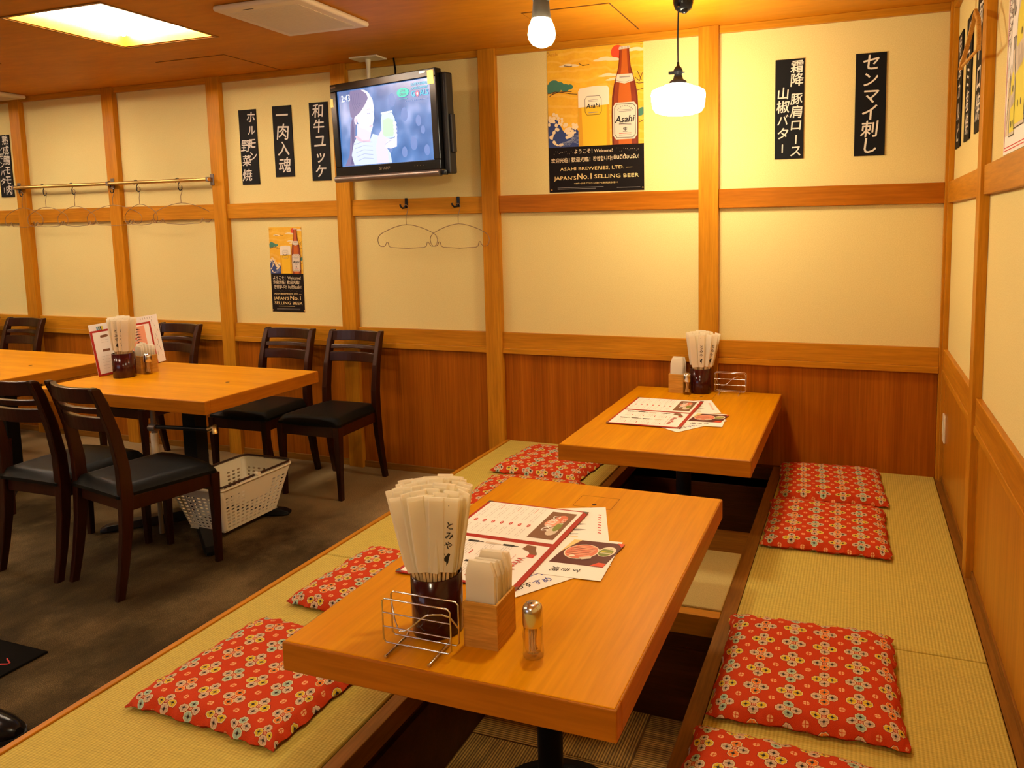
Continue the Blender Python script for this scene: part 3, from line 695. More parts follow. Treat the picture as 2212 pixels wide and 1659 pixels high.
BOX(.40, .437, .015, .07, -.275, .225, 'soft_black').build('side_speaker', tv, .008)
BOX(.437, .452, .03, .06, -.17, .02, 'soft_black').build('side_controls', tv, .004)
sb_ = MB().tube([(-.405, -.004, -.268), (.392, -.004, -.268)], .0185, 'grey_metal', 14).build('speaker_bar', tv)
MB().lathe([(.018, -.012), (.019, 0), (.018, .012)], (.404, .01, -.268), 'gloss_black', 12).build('bar_cap', sb_)
b_ = MB(); a = Art(b_, (0, -.012, 0), (1, 0, 0), (0, 0, 1), (0, -1, 0), .0003)
a.text('SHARP', -.005, -.226, .020, 'steel', 1, .01, sx=1.4); a.text('AQUOS', -.372, .230, .012, 'steel', 1, .0); a.text('AQUOS', .31, .232, .012, 'steel', 1, .0)
for k in range(5): a.ell(.22+.02*k, -.226, .0015, .0015, 'steel', 1, 6)
b_.build('badge', bz_)
BOX(.345, .388, -.0135, -.0122, .168, .236, 'brass').build('tape', bz_); BOX(-.402, -.378, -.0135, -.0122, .125, .170, 'brass').build('tape', bz_)
s_ = MB(); s_.box(-.355, .355, 0, .01, -.202, .205, 'screen_blue')
a = Art(s_, (-.352, 0, -.198), (1, 0, 0), (0, 0, 1), (0, -1, 0), .0002)
s0 = .704/1237.; TVW, TVH = .704, .398
def T(x, y):   # studied picture, 0..1 across, 0..1 up
    return (x*TVW, y*TVH)
def tp(pts, m, l): a.poly([T(*p) for p in pts], m, l)
for k, (u, v, r_) in enumerate([(.62, .42, .035), (.72, .60, .05), (.86, .50, .04), (.80, .22, .05), (.93, .12, .04), (.60, .80, .05), (.70, .12, .04), (.90, .38, .03), (.55, .20, .04)]): a.ell(*T(u, v), r_*TVW*.7, r_*TVW, 'scr_blur', 1, 18)
# pony tail, head, face in profile, shirt, arm, jar
tp([(.17, .70), (.125, .55), (.11, .35), (.09, .15), (.03, .0), (.16, .0), (.165, .2), (.175, .45), (.20, .62)], 'scr_hair', 2)
tp([(.15, .62), (.13, .45), (.125, .2), (.10, .02), (.13, .02), (.15, .25), (.165, .5)], 'scr_hair_lo', 3)
tp([(.20, .55), (.19, .34), (.33, .30), (.355, .43), (.36, .52)], 'scr_skin', 4)                       # neck
tp([(.14, .0), (.115, .14), (.15, .30), (.185, .37), (.24, .32), (.33, .31), (.37, .40), (.44, .36), (.55, .12), (.56, .0)], 'scr_shirt', 5)
tp([(.17, .385), (.19, .40), (.25, .33), (.32, .32), (.335, .345), (.34, .30), (.26, .295), (.20, .33)], 'scr_pink', 6)
for k in range(5): a.line([T(.15+.01*k, .28-.055*k), T(.26, .31-.055*k), T(.36, .29-.055*k)], .0022, 'scr_line', 6)
tp([(.155, .93), (.15, .75), (.17, .66), (.205, .60), (.23, .50), (.30, .46), (.345, .42), (.365, .44), (.372, .475), (.380, .50), (.378, .52), (.385, .545), (.40, .60), (.398, .66), (.405, .72), (.395, .84), (.36, .93), (.30, .985), (.22, .99)], 'scr_face', 7)
tp([(.145, .985), (.13, .80), (.135, .66), (.165, .635), (.20, .66), (.245, .70), (.30, .78), (.34, .86), (.355, .93), (.33, .965), (.27, .995), (.16, 1.0)], 'scr_hair', 8)
tp([(.355, .93), (.345, .955), (.31, .985), (.27, .995), (.33, .93), (.352, .84), (.356, .75), (.395, .80), (.39, .86)], 'scr_face', 9)
for k in range(5): a.line([T(.16+.02*k, .96), T(.165+.02*k, .82), T(.19+.022*k, .72+.02*k)], .0025, 'scr_hair_lo', 9)
a.ell(*T(.192, .60), .013, .022, 'scr_skin', 10); a.ell(*T(.198, .59), .006, .012, 'scr_pink', 11)
a.line([T(.325, .675), T(.345, .668), T(.358, .675)], .0028, 'scr_line', 11); a.line([T(.385, .685), T(.395, .68)], .003, 'scr_line', 11)
a.line([T(.32, .72), T(.345, .728), T(.365, .722)], .002, 'scr_pink', 11)
tp([(.335, .50), (.36, .492), (.378, .502), (.362, .512)], 'scr_pink', 11)
tp([(.475, .66), (.475, .635), (.60, .645), (.60, .67)], 'scr_white', 10); tp([(.485, .64), (.47, .56), (.47, .36), (.49, .32), (.60, .32), (.62, .38), (.62, .56), (.595, .64)], 'scr_glass', 9)
tp([(.49, .56), (.485, .38), (.50, .34), (.59, .34), (.605, .40), (.60, .55), (.55, .58)], 'scr_green', 10)
tp([(.40, .0), (.40, .22), (.43, .36), (.46, .42), (.49, .44), (.485, .36), (.53, .32), (.58, .30), (.59, .24), (.52, .22), (.53, .0)], 'scr_skin', 12)
tp([(.52, .30), (.60, .31), (.62, .34), (.635, .36), (.625, .20), (.56, .18), (.50, .20)], 'scr_face', 13)
for k in range(4): a.ell(*T(.618, .50-.05*k), .014, .010, 'scr_face', 13, 10)
a.line([T(.50, .24), T(.55, .28), T(.575, .29)], .002, 'scr_line', 14)
a.text('2:43', *T(.095, .905), .050, 'scr_white', 12, .012, width=.070)
a.ell(*T(.72, .875), .044, .024, 'scr_mint', 10, 20); tp([(.66, .85), (.69, .90), (.69, .84)], 'scr_mint', 10); tp([(.785, .90), (.75, .915), (.755, .86)], 'scr_mint', 10)
a.text('LOVE', *T(.72, .895), .017, 'scr_hair_lo', 12, .01, width=.036); a.text('GREEN', *T(.72, .850), .017, 'scr_hair_lo', 12, .01, width=.048)
a.line([T(.68, .795), T(.76, .795)], .0022, 'scr_mint', 10)
a.text('SUSTAINABLE', *T(.89, .955), .017, 'scr_cyan', 12, .02, width=.118); a.text('DEVELOPMENT', *T(.89, .905), .017, 'scr_cyan', 12, .02, width=.118)
a.text('G', *T(.826, .835), .040, 'scr_cyan', 12, .02); a.ell(*T(.868, .835), .013, .015, 'scr_red', 12, 14); a.ell(*T(.868, .835), .006, .007, 'scr_white', 13, 10); a.text('ALS', *T(.935, .835), .040, 'scr_cyan', 12, .02, width=.060)
for k in range(12): a.line([T(.74+.02*k, .76), T(.748+.02*k, .76)], .003, 'scr_line', 12)
s_.build('screen', tv)
t = thing('ceiling_bracket', 'small cream ceiling plate and rod above the television', 'bracket', (-2.585, -.10, CZ))
BOX(-.09, .09, -.05, .05, -.010, -.0005, 'ivory').build('ceiling_plate', t, .003)
MB().tube([(0, 0, -.005), (0, 0, -.05), (.0, -.0, -.15), (.0, -.0, -.30)], [.016, .012, .008, .008], 'ivory', 10).build('rod', t)
c_ = MB().tube([(-2.46, -.04, 2.366), (-2.445, -.05, 2.30), (-2.42, -.09, 2.235), (-2.40, -.11, 2.15), (-2.40, -.115, 2.1)], .005, 'iron_black', 6).build('television_cable')
tag(c_, 'black cable running from ceiling moulding down behind the television', 'cable')

# ------------------------------------------------------------------ coat rail, hooks, hangers
def rod(xa, xb, label, ends):
    t = thing('coat_rail', label, 'coat rail', (xa, -.072, 1.747), 0, 'brass coat rails on timber posts')
    rl_ = MB().tube([(0, 0, 0), (xb-xa, 0, 0)], .0115, 'brass', 12).build('rail', t)
    for e in ends:
        k = MB(); x = e-xa
        k.box(x-.014, x+.014, .028, .0355, -.035, .035, 'grey_metal'); k.box(x-.008, x+.008, -.012, .03, -.014, .014, 'grey_metal'); k.build('bracket', rl_, .002)
rod(-5.56, -4.66, 'brass coat rail left of the second timber post', [-5.545]); rod(-4.66, -3.80, 'brass coat rail ending at the bracket near the menu boards', [-4.655, -3.81])
SH = [(-.016, 0, -.012), (-.017, 0, .002), (-.010, 0, .014), (.002, 0, .017), (.012, 0, .012), (.016, 0, .001), (.012, 0, -.012), (.004, 0, -.026), (.004, 0, -.036), (.006, 0, -.050), (.016, 0, -.060), (.027, 0, -.058), (.034, 0, -.047), (.032, 0, -.036)]
sh0 = None
hx = [-5.501, -5.268, -4.994, -4.645, -4.411, -4.059]
hl = ['hung furthest left on the brass rail', 'hung second from the left on the brass rail', 'hung third from the left on the brass rail', 'hung in front of the middle post', 'hung just right of the middle post', 'hung nearest the right hand rail bracket']
HG = [(-.012, 0, .004), (-.012, 0, .014), (0, 0, .020), (.012, 0, .012), (.012, 0, -.006), (.004, 0, -.030), (-.003, 0, -.050), (-.003, 0, -.092)]
def hanger_frame(hw=.19):
    p = []
    for k in range(13): x = -1+2*k/12; p.append((x*hw*.88, 0, -.092-.050*abs(x)**1.7))
    e = [(.97, -.158), (1.0, -.178), (.97, -.202), (.90, -.214), (.80, -.214), (.74, -.206), (.70, -.190), (.66, -.190), (.62, -.214), (.55, -.220)]
    R_ = [(x*hw, 0, z_) for x, z_ in e]; p = p+R_+[(0, 0, -.226)]+[(-x, 0, z_) for x, _, z_ in reversed(R_)]
    return p
h0 = None
for i, x in enumerate(hx):
    if sh0 is None:
        sh0 = MB().tube([(a_, b__, c__) for a_, b__, c__ in SH], .0028, 'iron_black', 6).build('s_hook'); o = sh0
    else: o = sh0.copy(); COL.objects.link(o)
    o.location = (x, -.072, 1.746); tag(o, 'black S hook '+hl[i], 'hook', 'black hooks on the brass rail')
    if h0 is None:
        h0 = thing('coat_hanger', '', 'coat hanger', (0, 0, 0), 0, 'thin wire coat hangers')
        MB().tube(HG, .0020, 'wire', 6).build('hanger_hook', h0); MB().tube(hanger_frame(), .0021, 'wire', 5, closed=True).build('hanger_frame', h0); o = h0
    else: o = dup(h0)
    o.location = (x+.022, -.072, 1.700); o.rotation_euler = (0, 0, (0, .02, -.05, .26, -.2, .28)[i]); o['label'] = 'thin wire coat hanger '+hl[i]
for i, (x, lb) in enumerate(((-2.425, 'under the television, nearer the beer poster on the left'), (-2.093, 'nearest the tall timber post'))):
    t = thing('wall_hook', 'black coat hook on the rail '+('left of the pair below the television' if i == 0 else 'right of the pair, beside the timber post'), 'hook', (x, -.0245, 1.596), 0, 'black coat hooks on the rail')
    BOX(-.009, .009, -.005, 0, -.055, .002, 'gloss_black').build('plate', t, .002)
    MB().tube([(0, -.004, -.035), (-.004, -.012, -.052), (-.014, -.022, -.055), (-.024, -.024, -.045), (-.026, -.024, -.034)], [.006, .006, .0055, .005, .006], 'gloss_black', 8).build('prong', t)
    o = dup(h0, (x+.012, -.050, 1.553-.012), (0, 0, .05-.1*i), 'wire coat hanger hanging from the '+('left' if i == 0 else 'right')+' hook below the television')
# wooden hanger on the side-wall post
t = thing('wooden_hanger', 'pale wooden coat hanger hanging on the side wall post', 'coat hanger', (.321, -1.075, 2.122)); t.rotation_euler = (0, 0, math.radians(93)); t.scale = (.70, .70, .70)
MB().tube([(0, 0, 0), (.012, 0, .012), (.024, 0, 0), (.020, 0, -.02), (0, 0, -.04), (0, 0, -.075)], .0022, 'steel', 6).build('hanger_hook', t)
MB().loft([[(x, -.010+dy, z_-.012), (x, .010+dy, z_-.012), (x, .007+dy, z_+.010), (x, -.007+dy, z_+.010)] for x, z_, dy in [(-.205, -.285, .02), (-.15, -.225, .01), (-.07, -.135, 0), (0, -.085, 0), (.07, -.135, 0), (.15, -.225, .01), (.205, -.285, .02)]], 'box_wood_X').build('shoulder', t, .003)
MB().tube([(-.19, .015, -.283), (.19, .015, -.283)], .0065, 'box_wood_X', 8).build('trouser_bar', t)
t2 = MB().tube([(.355, -1.02, 2.132), (.330, -1.04, 2.130), (.322, -1.062, 2.128), (.320, -1.072, 2.140)], .004, 'iron_black', 6).build('peg_hook'); tag(t2, 'dark peg on the side wall post holding the wooden hanger', 'hook')
# light switch plate
t = thing('switch_plate', 'ivory switch plate on the side wall wainscot near the corner', 'switch', (XR-.0061, -.10, .50))
pt_ = BOX(-.008, 0, -.036, .036, -.062, .062, 'ivory').build('plate', t, .003); BOX(-.011, -.008, -.014, .014, -.03, .03, 'ivory').build('rocker', pt_, .002)

# ------------------------------------------------------------------ low tables over the pits
def low_table(x0, x1, y0, y1, label):
    cx, cy = (x0+x1)/2, (y0+y1)/2
    t = thing('low_table', label, 'table', (cx, cy, -.105), 0, 'low tables over the tatami pits')
    W, D = (x1-x0)/2, (y1-y0)/2; Z = .60+.105
    tt_ = BOX(-W+.004, W-.004, -D+.004, D-.004, Z-.004, Z, 'table_wood_Y').build('tabletop', t, .003, 2)
    e = MB()
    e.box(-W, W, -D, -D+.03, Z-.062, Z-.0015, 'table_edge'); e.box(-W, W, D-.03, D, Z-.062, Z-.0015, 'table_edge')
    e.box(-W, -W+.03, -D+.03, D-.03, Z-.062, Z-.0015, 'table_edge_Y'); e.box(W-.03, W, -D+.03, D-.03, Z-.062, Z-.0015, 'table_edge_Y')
    e.build('edging', t, .003)
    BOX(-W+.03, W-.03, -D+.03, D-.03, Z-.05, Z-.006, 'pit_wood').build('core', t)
    MB().lathe([(.033, .02), (.033, Z-.06)], (0, 0, 0), 'iron_black', 24).build('column', t)
    MB().lathe([(.20, 0), (.20, .008), (.16, .016), (.04, .024)], (0, 0, 0), 'iron_black', 32).build('base_plate', t)
    MB().box(-.12, .12, -.12, .12, Z-.062, Z-.05, 'iron_black').build('mounting_plate', t)
    h = MB()     # lid over the grill recess: a fine joint and finger slot
    hy = D-.14
    for a in ((-.060, .060, hy-.045, hy-.0440), (-.060, .060, hy+.044, hy+.045), (-.060, -.059, hy-.045, hy+.045), (.059, .060, hy-.045, hy+.045)): h.box(a[0], a[1], a[2], a[3], Z-.001, Z+.0002, 'groove')
    h.build('lid_joint', tt_); MB().lathe([(.007, 0), (.006, .0004)], (-.0, hy-.02, Z), 'groove', 14).build('finger_hole', tt_)
low_table(-1.082, -.374, -2.566, -1.520, 'low orange wood table with open menu, nearest the camera')
low_table(-1.070, -.342, -1.130, -.037, 'low orange wood table against the back wall under the pendant lamp')

# ------------------------------------------------------------------ dining tables
def dining_table(x0, x1, y0, y1, label):
    cx, cy = (x0+x1)/2, (y0+y1)/2
    t = thing('dining_table', label, 'table', (cx, cy, 0), 0, 'dining tables on the carpet')
    W, D = (x1-x0)/2, (y1-y0)/2; Z = .70
    tt_ = BOX(-W+.003, W-.003, -D+.003, D-.003, Z-.004, Z, 'table_wood_X').build('tabletop', t, .002)
    e = MB()
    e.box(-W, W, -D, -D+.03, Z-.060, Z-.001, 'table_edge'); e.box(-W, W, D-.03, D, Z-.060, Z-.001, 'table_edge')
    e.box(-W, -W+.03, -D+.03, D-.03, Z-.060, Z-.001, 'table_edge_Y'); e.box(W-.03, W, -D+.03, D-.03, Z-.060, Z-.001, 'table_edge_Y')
    e.build('edging', t, .003)
    BOX(-W+.03, W-.03, -D+.03, D-.03, Z-.05, Z-.005, 'pit_wood').build('core', t)
    BOX(-.042+.06, .042+.06, -.035, .035, .05, Z-.06, 'iron_black').build('column', t, .004)
    BOX(-.16, .28, -.20, .20, Z-.08, Z-.061, 'iron_black').build('mounting_plate', t, .003)
    for a in ((-.24, -.30), (.47, .16), (.49, -.34), (-.26, .22)):
        d = Vector((a[0]-.06, a[1], 0)); L = d.length; d.normalize(); s_ = Vector((-d.y, d.x, 0)); c = Vector((.06, 0, 0)); lp = []
        for q, wd, z1 in ((.0, .040, .062), (.55, .034, .045), (.93, .030, .032), (1.0, .024, .020)):
            p = c+d*L*q; lp.append([p+s_*wd+Vector((0, 0, .006)), p-s_*wd+Vector((0, 0, .006)), p-s_*wd*.8+Vector((0, 0, z1)), p+s_*wd*.8+Vector((0, 0, z1))])
        ft_ = MB().loft(lp, 'iron_black').build('foot', t, .003)
        p = c+d*L*.93; MB().lathe([(.014, 0), (.014, .008)], p, 'soft_black', 10).build('glide', ft_)
    MB().lathe([(.010, 0), (.009, .0005)], (.288, 0, Z), 'groove', 12).build('finger_hole', tt_)
dining_table(-3.683, -2.633, -1.291, -.575, 'dining table with upright menus and chopstick holder standing on it')
dining_table(-5.195, -4.052, -1.235, -.50, 'bare dining table cut by the left edge of the photo')

# ------------------------------------------------------------------ dining chairs (local +y is the front)
def make_chair():
    t = thing('dining_chair', '', 'chair', (0, 0, 0), 0, 'dark dining chairs around the dining tables')
    prof = [(-.215, 0, .026, .030), (-.192, .12, .030, .034), (-.172, .26, .034, .040), (-.162, .40, .036, .046), (-.165, .52, .034, .044), (-.186, .66, .031, .040), (-.218, .78, .029, .038), (-.240, .838, .028, .034), (-.246, .846, .026, .020)]
    for s in (-1, 1):
        lp = []
        for y, z_, a_, b_ in prof:
            x = s*(.165+.008*(1-z_/.84)); lp.append([(x-a_/2, y-b_/2, z_), (x+a_/2, y-b_/2, z_), (x+a_/2, y+b_/2, z_), (x-a_/2, y+b_/2, z_)])
        MB().loft(lp, 'chair_wood').build('rear_leg', t, .004, 2)
        lp = []
        for z_, k in ((0, .024), (.20, .030), (.395, .038)):
            x, y = s*(.183), .190; lp.append([(x-k/2, y-k/2, z_), (x+k/2, y-k/2, z_), (x+k/2, y+k/2, z_), (x-k/2, y+k/2, z_)])
        MB().loft(lp, 'chair_wood').build('front_leg', t, .003, 2)
        MB().bar((s*.180, .185, .368), (s*.164, -.155, .368), .022, .058, 'chair_wood').build('side_rail', t, .002)
    MB().bar((-.175, .192, .368), (.175, .192, .368), .022, .058, 'chair_wood', side=(0, 1, 0)).build('front_rail', t, .002)
    MB().bar((-.155, -.158, .368), (.155, -.158, .368), .022, .055, 'chair_wood', side=(0, 1, 0)).build('back_rail', t, .002)
    for z0, z1, dep in ((.782, .842, .036), (.738, .762, .034), (.665, .722, .030)):
        lp = []
        for k in range(13):
            q = -1+k/6; x = q*.155; zz = (z0+z1)/2; yb = -.218-(zz-.78)*.33 if zz > .72 else -.195
            y = yb-dep*(1-q*q); th = .011
            lp.append([(x, y-th, z0), (x, y+th, z0+.002), (x, y+th-.006, z1), (x, y-th-.006, z1)])
        MB().loft(lp, 'chair_wood', smooth=False).build('back_slat', t, .003, 2)
    # upholstered seat
    m = MB(); nx, ny = 18, 18; L = []
    def P(u, v, top):
        w_ = .172+.026*(v*.5+.5); x = u*w_; y = v*.203+.012 - (.018*(u*u) if v > 0 else 0)*max(0, v)
        e = max(abs(u), abs(v)); d = max(0, 1-((e-.80)/.20)**2) if e > .80 else 1
        z = .400+(.026*math.sqrt(max(0, d))+.020*(1-.35*(u*u+v*v)/2)*(1 if e < .98 else .6)) if top else .398
        return (x, y, z)
    pts = [P(-1+2*i/nx, -1+2*j/ny, True) for j in range(ny+1) for i in range(nx+1)]
    F = [(j*(nx+1)+i, j*(nx+1)+i+1, (j+1)*(nx+1)+i+1, (j+1)*(nx+1)+i) for j in range(ny) for i in range(nx)]
    m.add(pts, F, 'black_vinyl', True)
    rim = [(i, 0) for i in range(nx)]+[(nx, j) for j in range(ny)]+[(i, ny) for i in range(nx, 0, -1)]+[(0, j) for j in range(ny, 0, -1)]
    tp_ = [pts[j*(nx+1)+i] for i, j in rim]
    m.loft([[(x, y, .396) for x, y, z_ in tp_], tp_], 'black_vinyl', False, True, True); m.add([(x, y, .396) for x, y, z_ in tp_], [tuple(range(len(tp_)))], 'black_vinyl')
    m.build('seat', t)
    return t
ch = make_chair(); tree = [(c, []) for c in kids(ch)]
CH = [(-2.745, -.345, 180, 'dark wooden chair by the back wall, clear of the table on its right'),
      (-3.215, -.350, 180, 'dark wooden chair against the wall under the small narrow beer poster'),
      (-4.105, -.335, 177, 'dark wooden chair by the wall showing beside the upright menus'),
      (-5.500, -.345, 180, 'dark wooden chair at the wall behind the bare dining table'),
      (-5.960, -.350, 180, 'dark wooden chair at the wall, only its back edge showing at the left border'),
      (-2.820, -1.450, -11, 'dark wooden chair nearest the tatami, pushed in beside the shopping basket'),
      (-3.255, -1.440, 0, 'dark wooden chair left of the one beside the shopping basket'),
      (-4.235, -1.400, 4, 'dark wooden chair cut by the left edge, pushed under the bare table')]
for i, (x, y, a, lb) in enumerate(CH):
    o = ch if i == 0 else dup(ch, tree=tree)
    o.location = (x, y, 0); o.rotation_euler = (0, 0, math.radians(a)); o['label'] = lb

# ------------------------------------------------------------------ shopping basket
t = thing('shopping_basket', 'white plastic shopping basket with brown handles under the dining table', 'basket', (-2.855, -.955, .034))
HB = .225; bw, bd, tw, td = .105, .165, .155, .232
def ring(z_):
    k = z_/HB; return bw+(tw-bw)*k, bd+(td-bd)*k
b_ = MB(); rows = 10
def wall(side, ncol, hole):
    fr = lambda u, z_: None
    for j in range(rows):
        z0, z1 = .012+j*(HB-.055)/rows, .012+(j+1)*(HB-.055)/rows
        for i in range(ncol):
            u0, u1 = -1+2*i/ncol, -1+2*(i+1)/ncol
            def pt(u, z_):
                X_, Y_ = ring(z_); r_ = .90
                return (side*X_, u*Y_*r_, z_) if side in (-1, 1) else (u*X_*r_, (side/2)*Y_, z_)
            if not hole(i, j): b_.add([pt(u0, z0), pt(u1, z0), pt(u1, z1), pt(u0, z1)], [(0, 1, 2, 3)], 'basket_white'); continue
            du, dz = (u1-u0)*.17, (z1-z0)*.24; c_ = (u1-u0)*.12
            o_ = [pt(u0, z0), pt(u1, z0), pt(u1, z1), pt(u0, z1)]
            h_ = [pt(u0+du+c_, z0+dz), pt(u1-du-c_, z0+dz), pt(u1-du, (z0+z1)/2), pt(u1-du-c_, z1-dz), pt(u0+du+c_, z1-dz), pt(u0+du, (z0+z1)/2)]
            m1, m2 = pt(u1, (z0+z1)/2), pt(u0, (z0+z1)/2)
            b_.add(o_+h_+[m1, m2], [(0, 1, 5, 4), (1, 10, 6, 5), (10, 2, 7, 6), (2, 3, 8, 7), (3, 11, 9, 8), (11, 0, 4, 9)], 'basket_white')
wall(1, 12, lambda i, j: not (j >= 6 and 4 <= i <= 8)); wall(-1, 12, lambda i, j: not (j >= 6 and 4 <= i <= 8))
wall(-2, 8, lambda i, j: True); wall(2, 8, lambda i, j: True)
# rounded corners and solid upper band, floor
for sx in (-1, 1):
    for sy in (-1, 1):
        L = []
        for z_ in (.0, .012, HB-.043, HB):
            X_, Y_ = ring(z_); l = []
            for k in range(6):
                an = PI/2*k/5; l.append((sx*(X_*.90+X_*.10*math.cos(an)), sy*(Y_*.90+Y_*.10*math.sin(an)), z_))
            L.append(l)
        b_.loft(L, 'basket_white', False, False, True)
for z0, z1 in ((0, .012), (HB-.043, HB)):
    (X0, Y0), (X1, Y1) = ring(z0), ring(z1)
    for s_ in (-1, 1):
        b_.add([(s_*X0, -Y0*.9, z0), (s_*X0, Y0*.9, z0), (s_*X1, Y1*.9, z1), (s_*X1, -Y1*.9, z1)], [(0, 1, 2, 3)], 'basket_white')
        b_.add([(-X0*.9, s_*Y0, z0), (X0*.9, s_*Y0, z0), (X1*.9, s_*Y1, z1), (-X1*.9, s_*Y1, z1)], [(0, 1, 2, 3)], 'basket_white')
b_.box(-bw, bw, -bd, bd, 0, .004, 'basket_white')
o = b_.build('body', t); sd = o.modifiers.new('thickness', 'SOLIDIFY'); sd.thickness = .0022
def rim_path(z_, off=0, n=8):
    X_, Y_ = ring(z_); X_ += off; Y_ += off; p = []
    for cx, cy, a0 in ((1, 1, 0), (-1, 1, PI/2), (-1, -1, PI), (1, -1, 1.5*PI)):
        for k in range(n+1): an = a0+PI/2*k/n; p.append((cx*(X_-.035)+.035*math.cos(an), cy*(Y_-.035)+.035*math.sin(an), z_))
    return p
MB().tube(rim_path(HB-.004, .004), .0055, 'basket_white', 6, closed=True).build('rim', t)
def bail(sy, z_, ins):
    X_, Y_ = tw+ins, td+ins; p = [(X_, sy*.012, z_)]
    for k in range(9): an = PI/2*k/8; p.append((X_-.045+.045*math.cos(an), sy*(Y_-.045+.045*math.sin(an)), z_))
    for k in range(9): an = PI/2+PI/2*k/8; p.append((-X_+.045+.045*math.cos(an), sy*(Y_-.045+.045*math.sin(an)), z_))
    p.append((-X_, sy*.012, z_)); return p
MB().tube(bail(1, HB+.010, .0), .0058, 'basket_brown', 8).build('handle', t); MB().tube(bail(-1, HB+.006, -.010), .0058, 'basket_brown', 8).build('handle', t)
for s_ in (-1, 1):
    MB().tube([(s_*(tw+.008), 0, HB+.010), (s_*(tw-.012), 0, HB+.010)], .011, 'basket_white', 12).build('handle_hinge', t)

# gas pipe under the dining table
t = thing('gas_pipe', 'worn iron gas pipe with crossbar standing under the dining table', 'pipe', (-3.107, -1.15, 0))
MB().tube([(0, 0, 0), (0, 0, .50)], .010, 'rust_paint', 10).build('riser', t); MB().tube([(0, 0, .27), (0, 0, .49)], .0165, 'ac_white', 12).build('sleeve', t)
MB().tube([(0, 0, .49), (0, 0, .60)], .012, 'grey_metal', 10).build('upper_riser', t)
MB().tube([(-.02, 0, .515), (.02, 0, .515)], .019, 'grey_metal', 12).build('tee', t)
cb_ = MB().tube([(.02, 0, .520), (.34, 0, .532)], .0095, 'iron_black', 10).build('crossbar', t)
MB().tube([(.335, 0, .532), (.366, 0, .545), (.368, 0, .515)], [.013, .014, .013], 'brass', 10).build('elbow', cb_)
# dark door mat with script, and a black shoe by the platform
t = thing('floor_mat', 'black floor mat corner at the left edge of the carpet', 'mat', (-3.4, -2.54, 0))
pl_ = BOX(0, .813, -.9, .50, .0005, .008, 'mat_dark').build('pile', t, .003)
c = MB(); r = random.Random(3)
for k in range(5): c.tube([(.70+.02*math.sin(q*1.1+k)+.012*k, .20+.045*k+.007*q, .0088) for q in range(7)], .0022, 'ink_red', 5)
c.build('script', pl_)
t = thing('shoe', 'black shoe on the carpet against the tatami step', 'shoe', (-2.36, -2.385, 0), math.radians(4))
m = MB(); L = []
for x, hw, h in ((-.17, .030, .06), (-.15, .037, .085), (-.09, .036, .095), (-.02, .037, .085), (.04, .044, .062), (.09, .044, .050), (.125, .034, .040), (.142, .014, .026)):
    L.append([(x, hw*math.cos(a_), .010+max(0, h*math.sin(a_)) if math.sin(a_) > 0 else .010) for a_ in [2*PI*k/16 for k in range(16)]])
m.loft(L, 'gloss_black', True, True, True); m.build('upper', t)
so = MB(); ol = [(-.172, .026), (-.14, .038), (-.02, .040), (.06, .048), (.115, .042), (.146, .018), (.146, -.018), (.115, -.042), (.06, -.048), (-.02, -.040), (-.14, -.038), (-.172, -.026)]
so.loft([[(x, y, 0) for x, y in ol], [(x, y, .012) for x, y in ol]], 'soft_black'); so.build('sole', t)

# ------------------------------------------------------------------ floor cushions
def make_cushion(W, D, seed, big=1.0):
    m = MB(); n = 34; r = random.Random(seed); ph = [r.uniform(0, 6) for _ in range(10)]; uv = []
    for top in (1, 0):
        for j in range(n+1):
            for i in range(n+1):
                u, v = -1+2*i/n, -1+2*j/n
                pin = .030*(1-abs(v)**3)*abs(u)**6; pin2 = .030*(1-abs(u)**3)*abs(v)**6
                x = u*W/2*(1-pin)+.0028*math.sin(9*v+ph[0])*abs(u)**3+.003*math.sin(23*v+ph[5])*abs(u)**4
                y = v*D/2*(1-pin2)+.0028*math.sin(8*u+ph[1])*abs(v)**3+.003*math.sin(25*u+ph[6])*abs(v)**4
                e = (1-abs(u)**5)*(1-abs(v)**5); h = e**.36
                if top:
                    z_ = .012+.040*h*(1-.12*math.exp(-(u*u+v*v)*3))+.0028*h*math.sin(5*u+ph[2])*math.sin(4*v+ph[3])
                    z_ += .0022*math.sin(30*u+ph[4]+3*v)*abs(v)**5+.0022*math.sin(28*v+ph[7]+3*u)*abs(u)**5
                else: z_ = .012-.0115*min(1, h*1.6)
                m.v.append(Vector((x, y, z_))); uv.append((u*W/2+.4+.030*u**9, v*D/2+.4+.030*v**9))
    k = m.mi('cushion_cloth'); o_ = (n+1)*(n+1)
    for j in range(n):
        for i in range(n):
            a = j*(n+1)+i; m.f.append([a, a+1, a+n+2, a+n+1]); m.f.append([o_+a, o_+a+n+1, o_+a+n+2, o_+a+1]); m.m += [k, k]; m.s += [True, True]
    rim = [i for i in range(n)]+[j*(n+1)+n for j in range(n)]+[n*(n+1)+i for i in range(n, 0, -1)]+[j*(n+1) for j in range(n, 0, -1)]
    for a, b in zip(rim, rim[1:]+rim[:1]): m.f.append([a, o_+a, o_+b, b]); m.m.append(k); m.s.append(True)
    m.uv = uv; return m
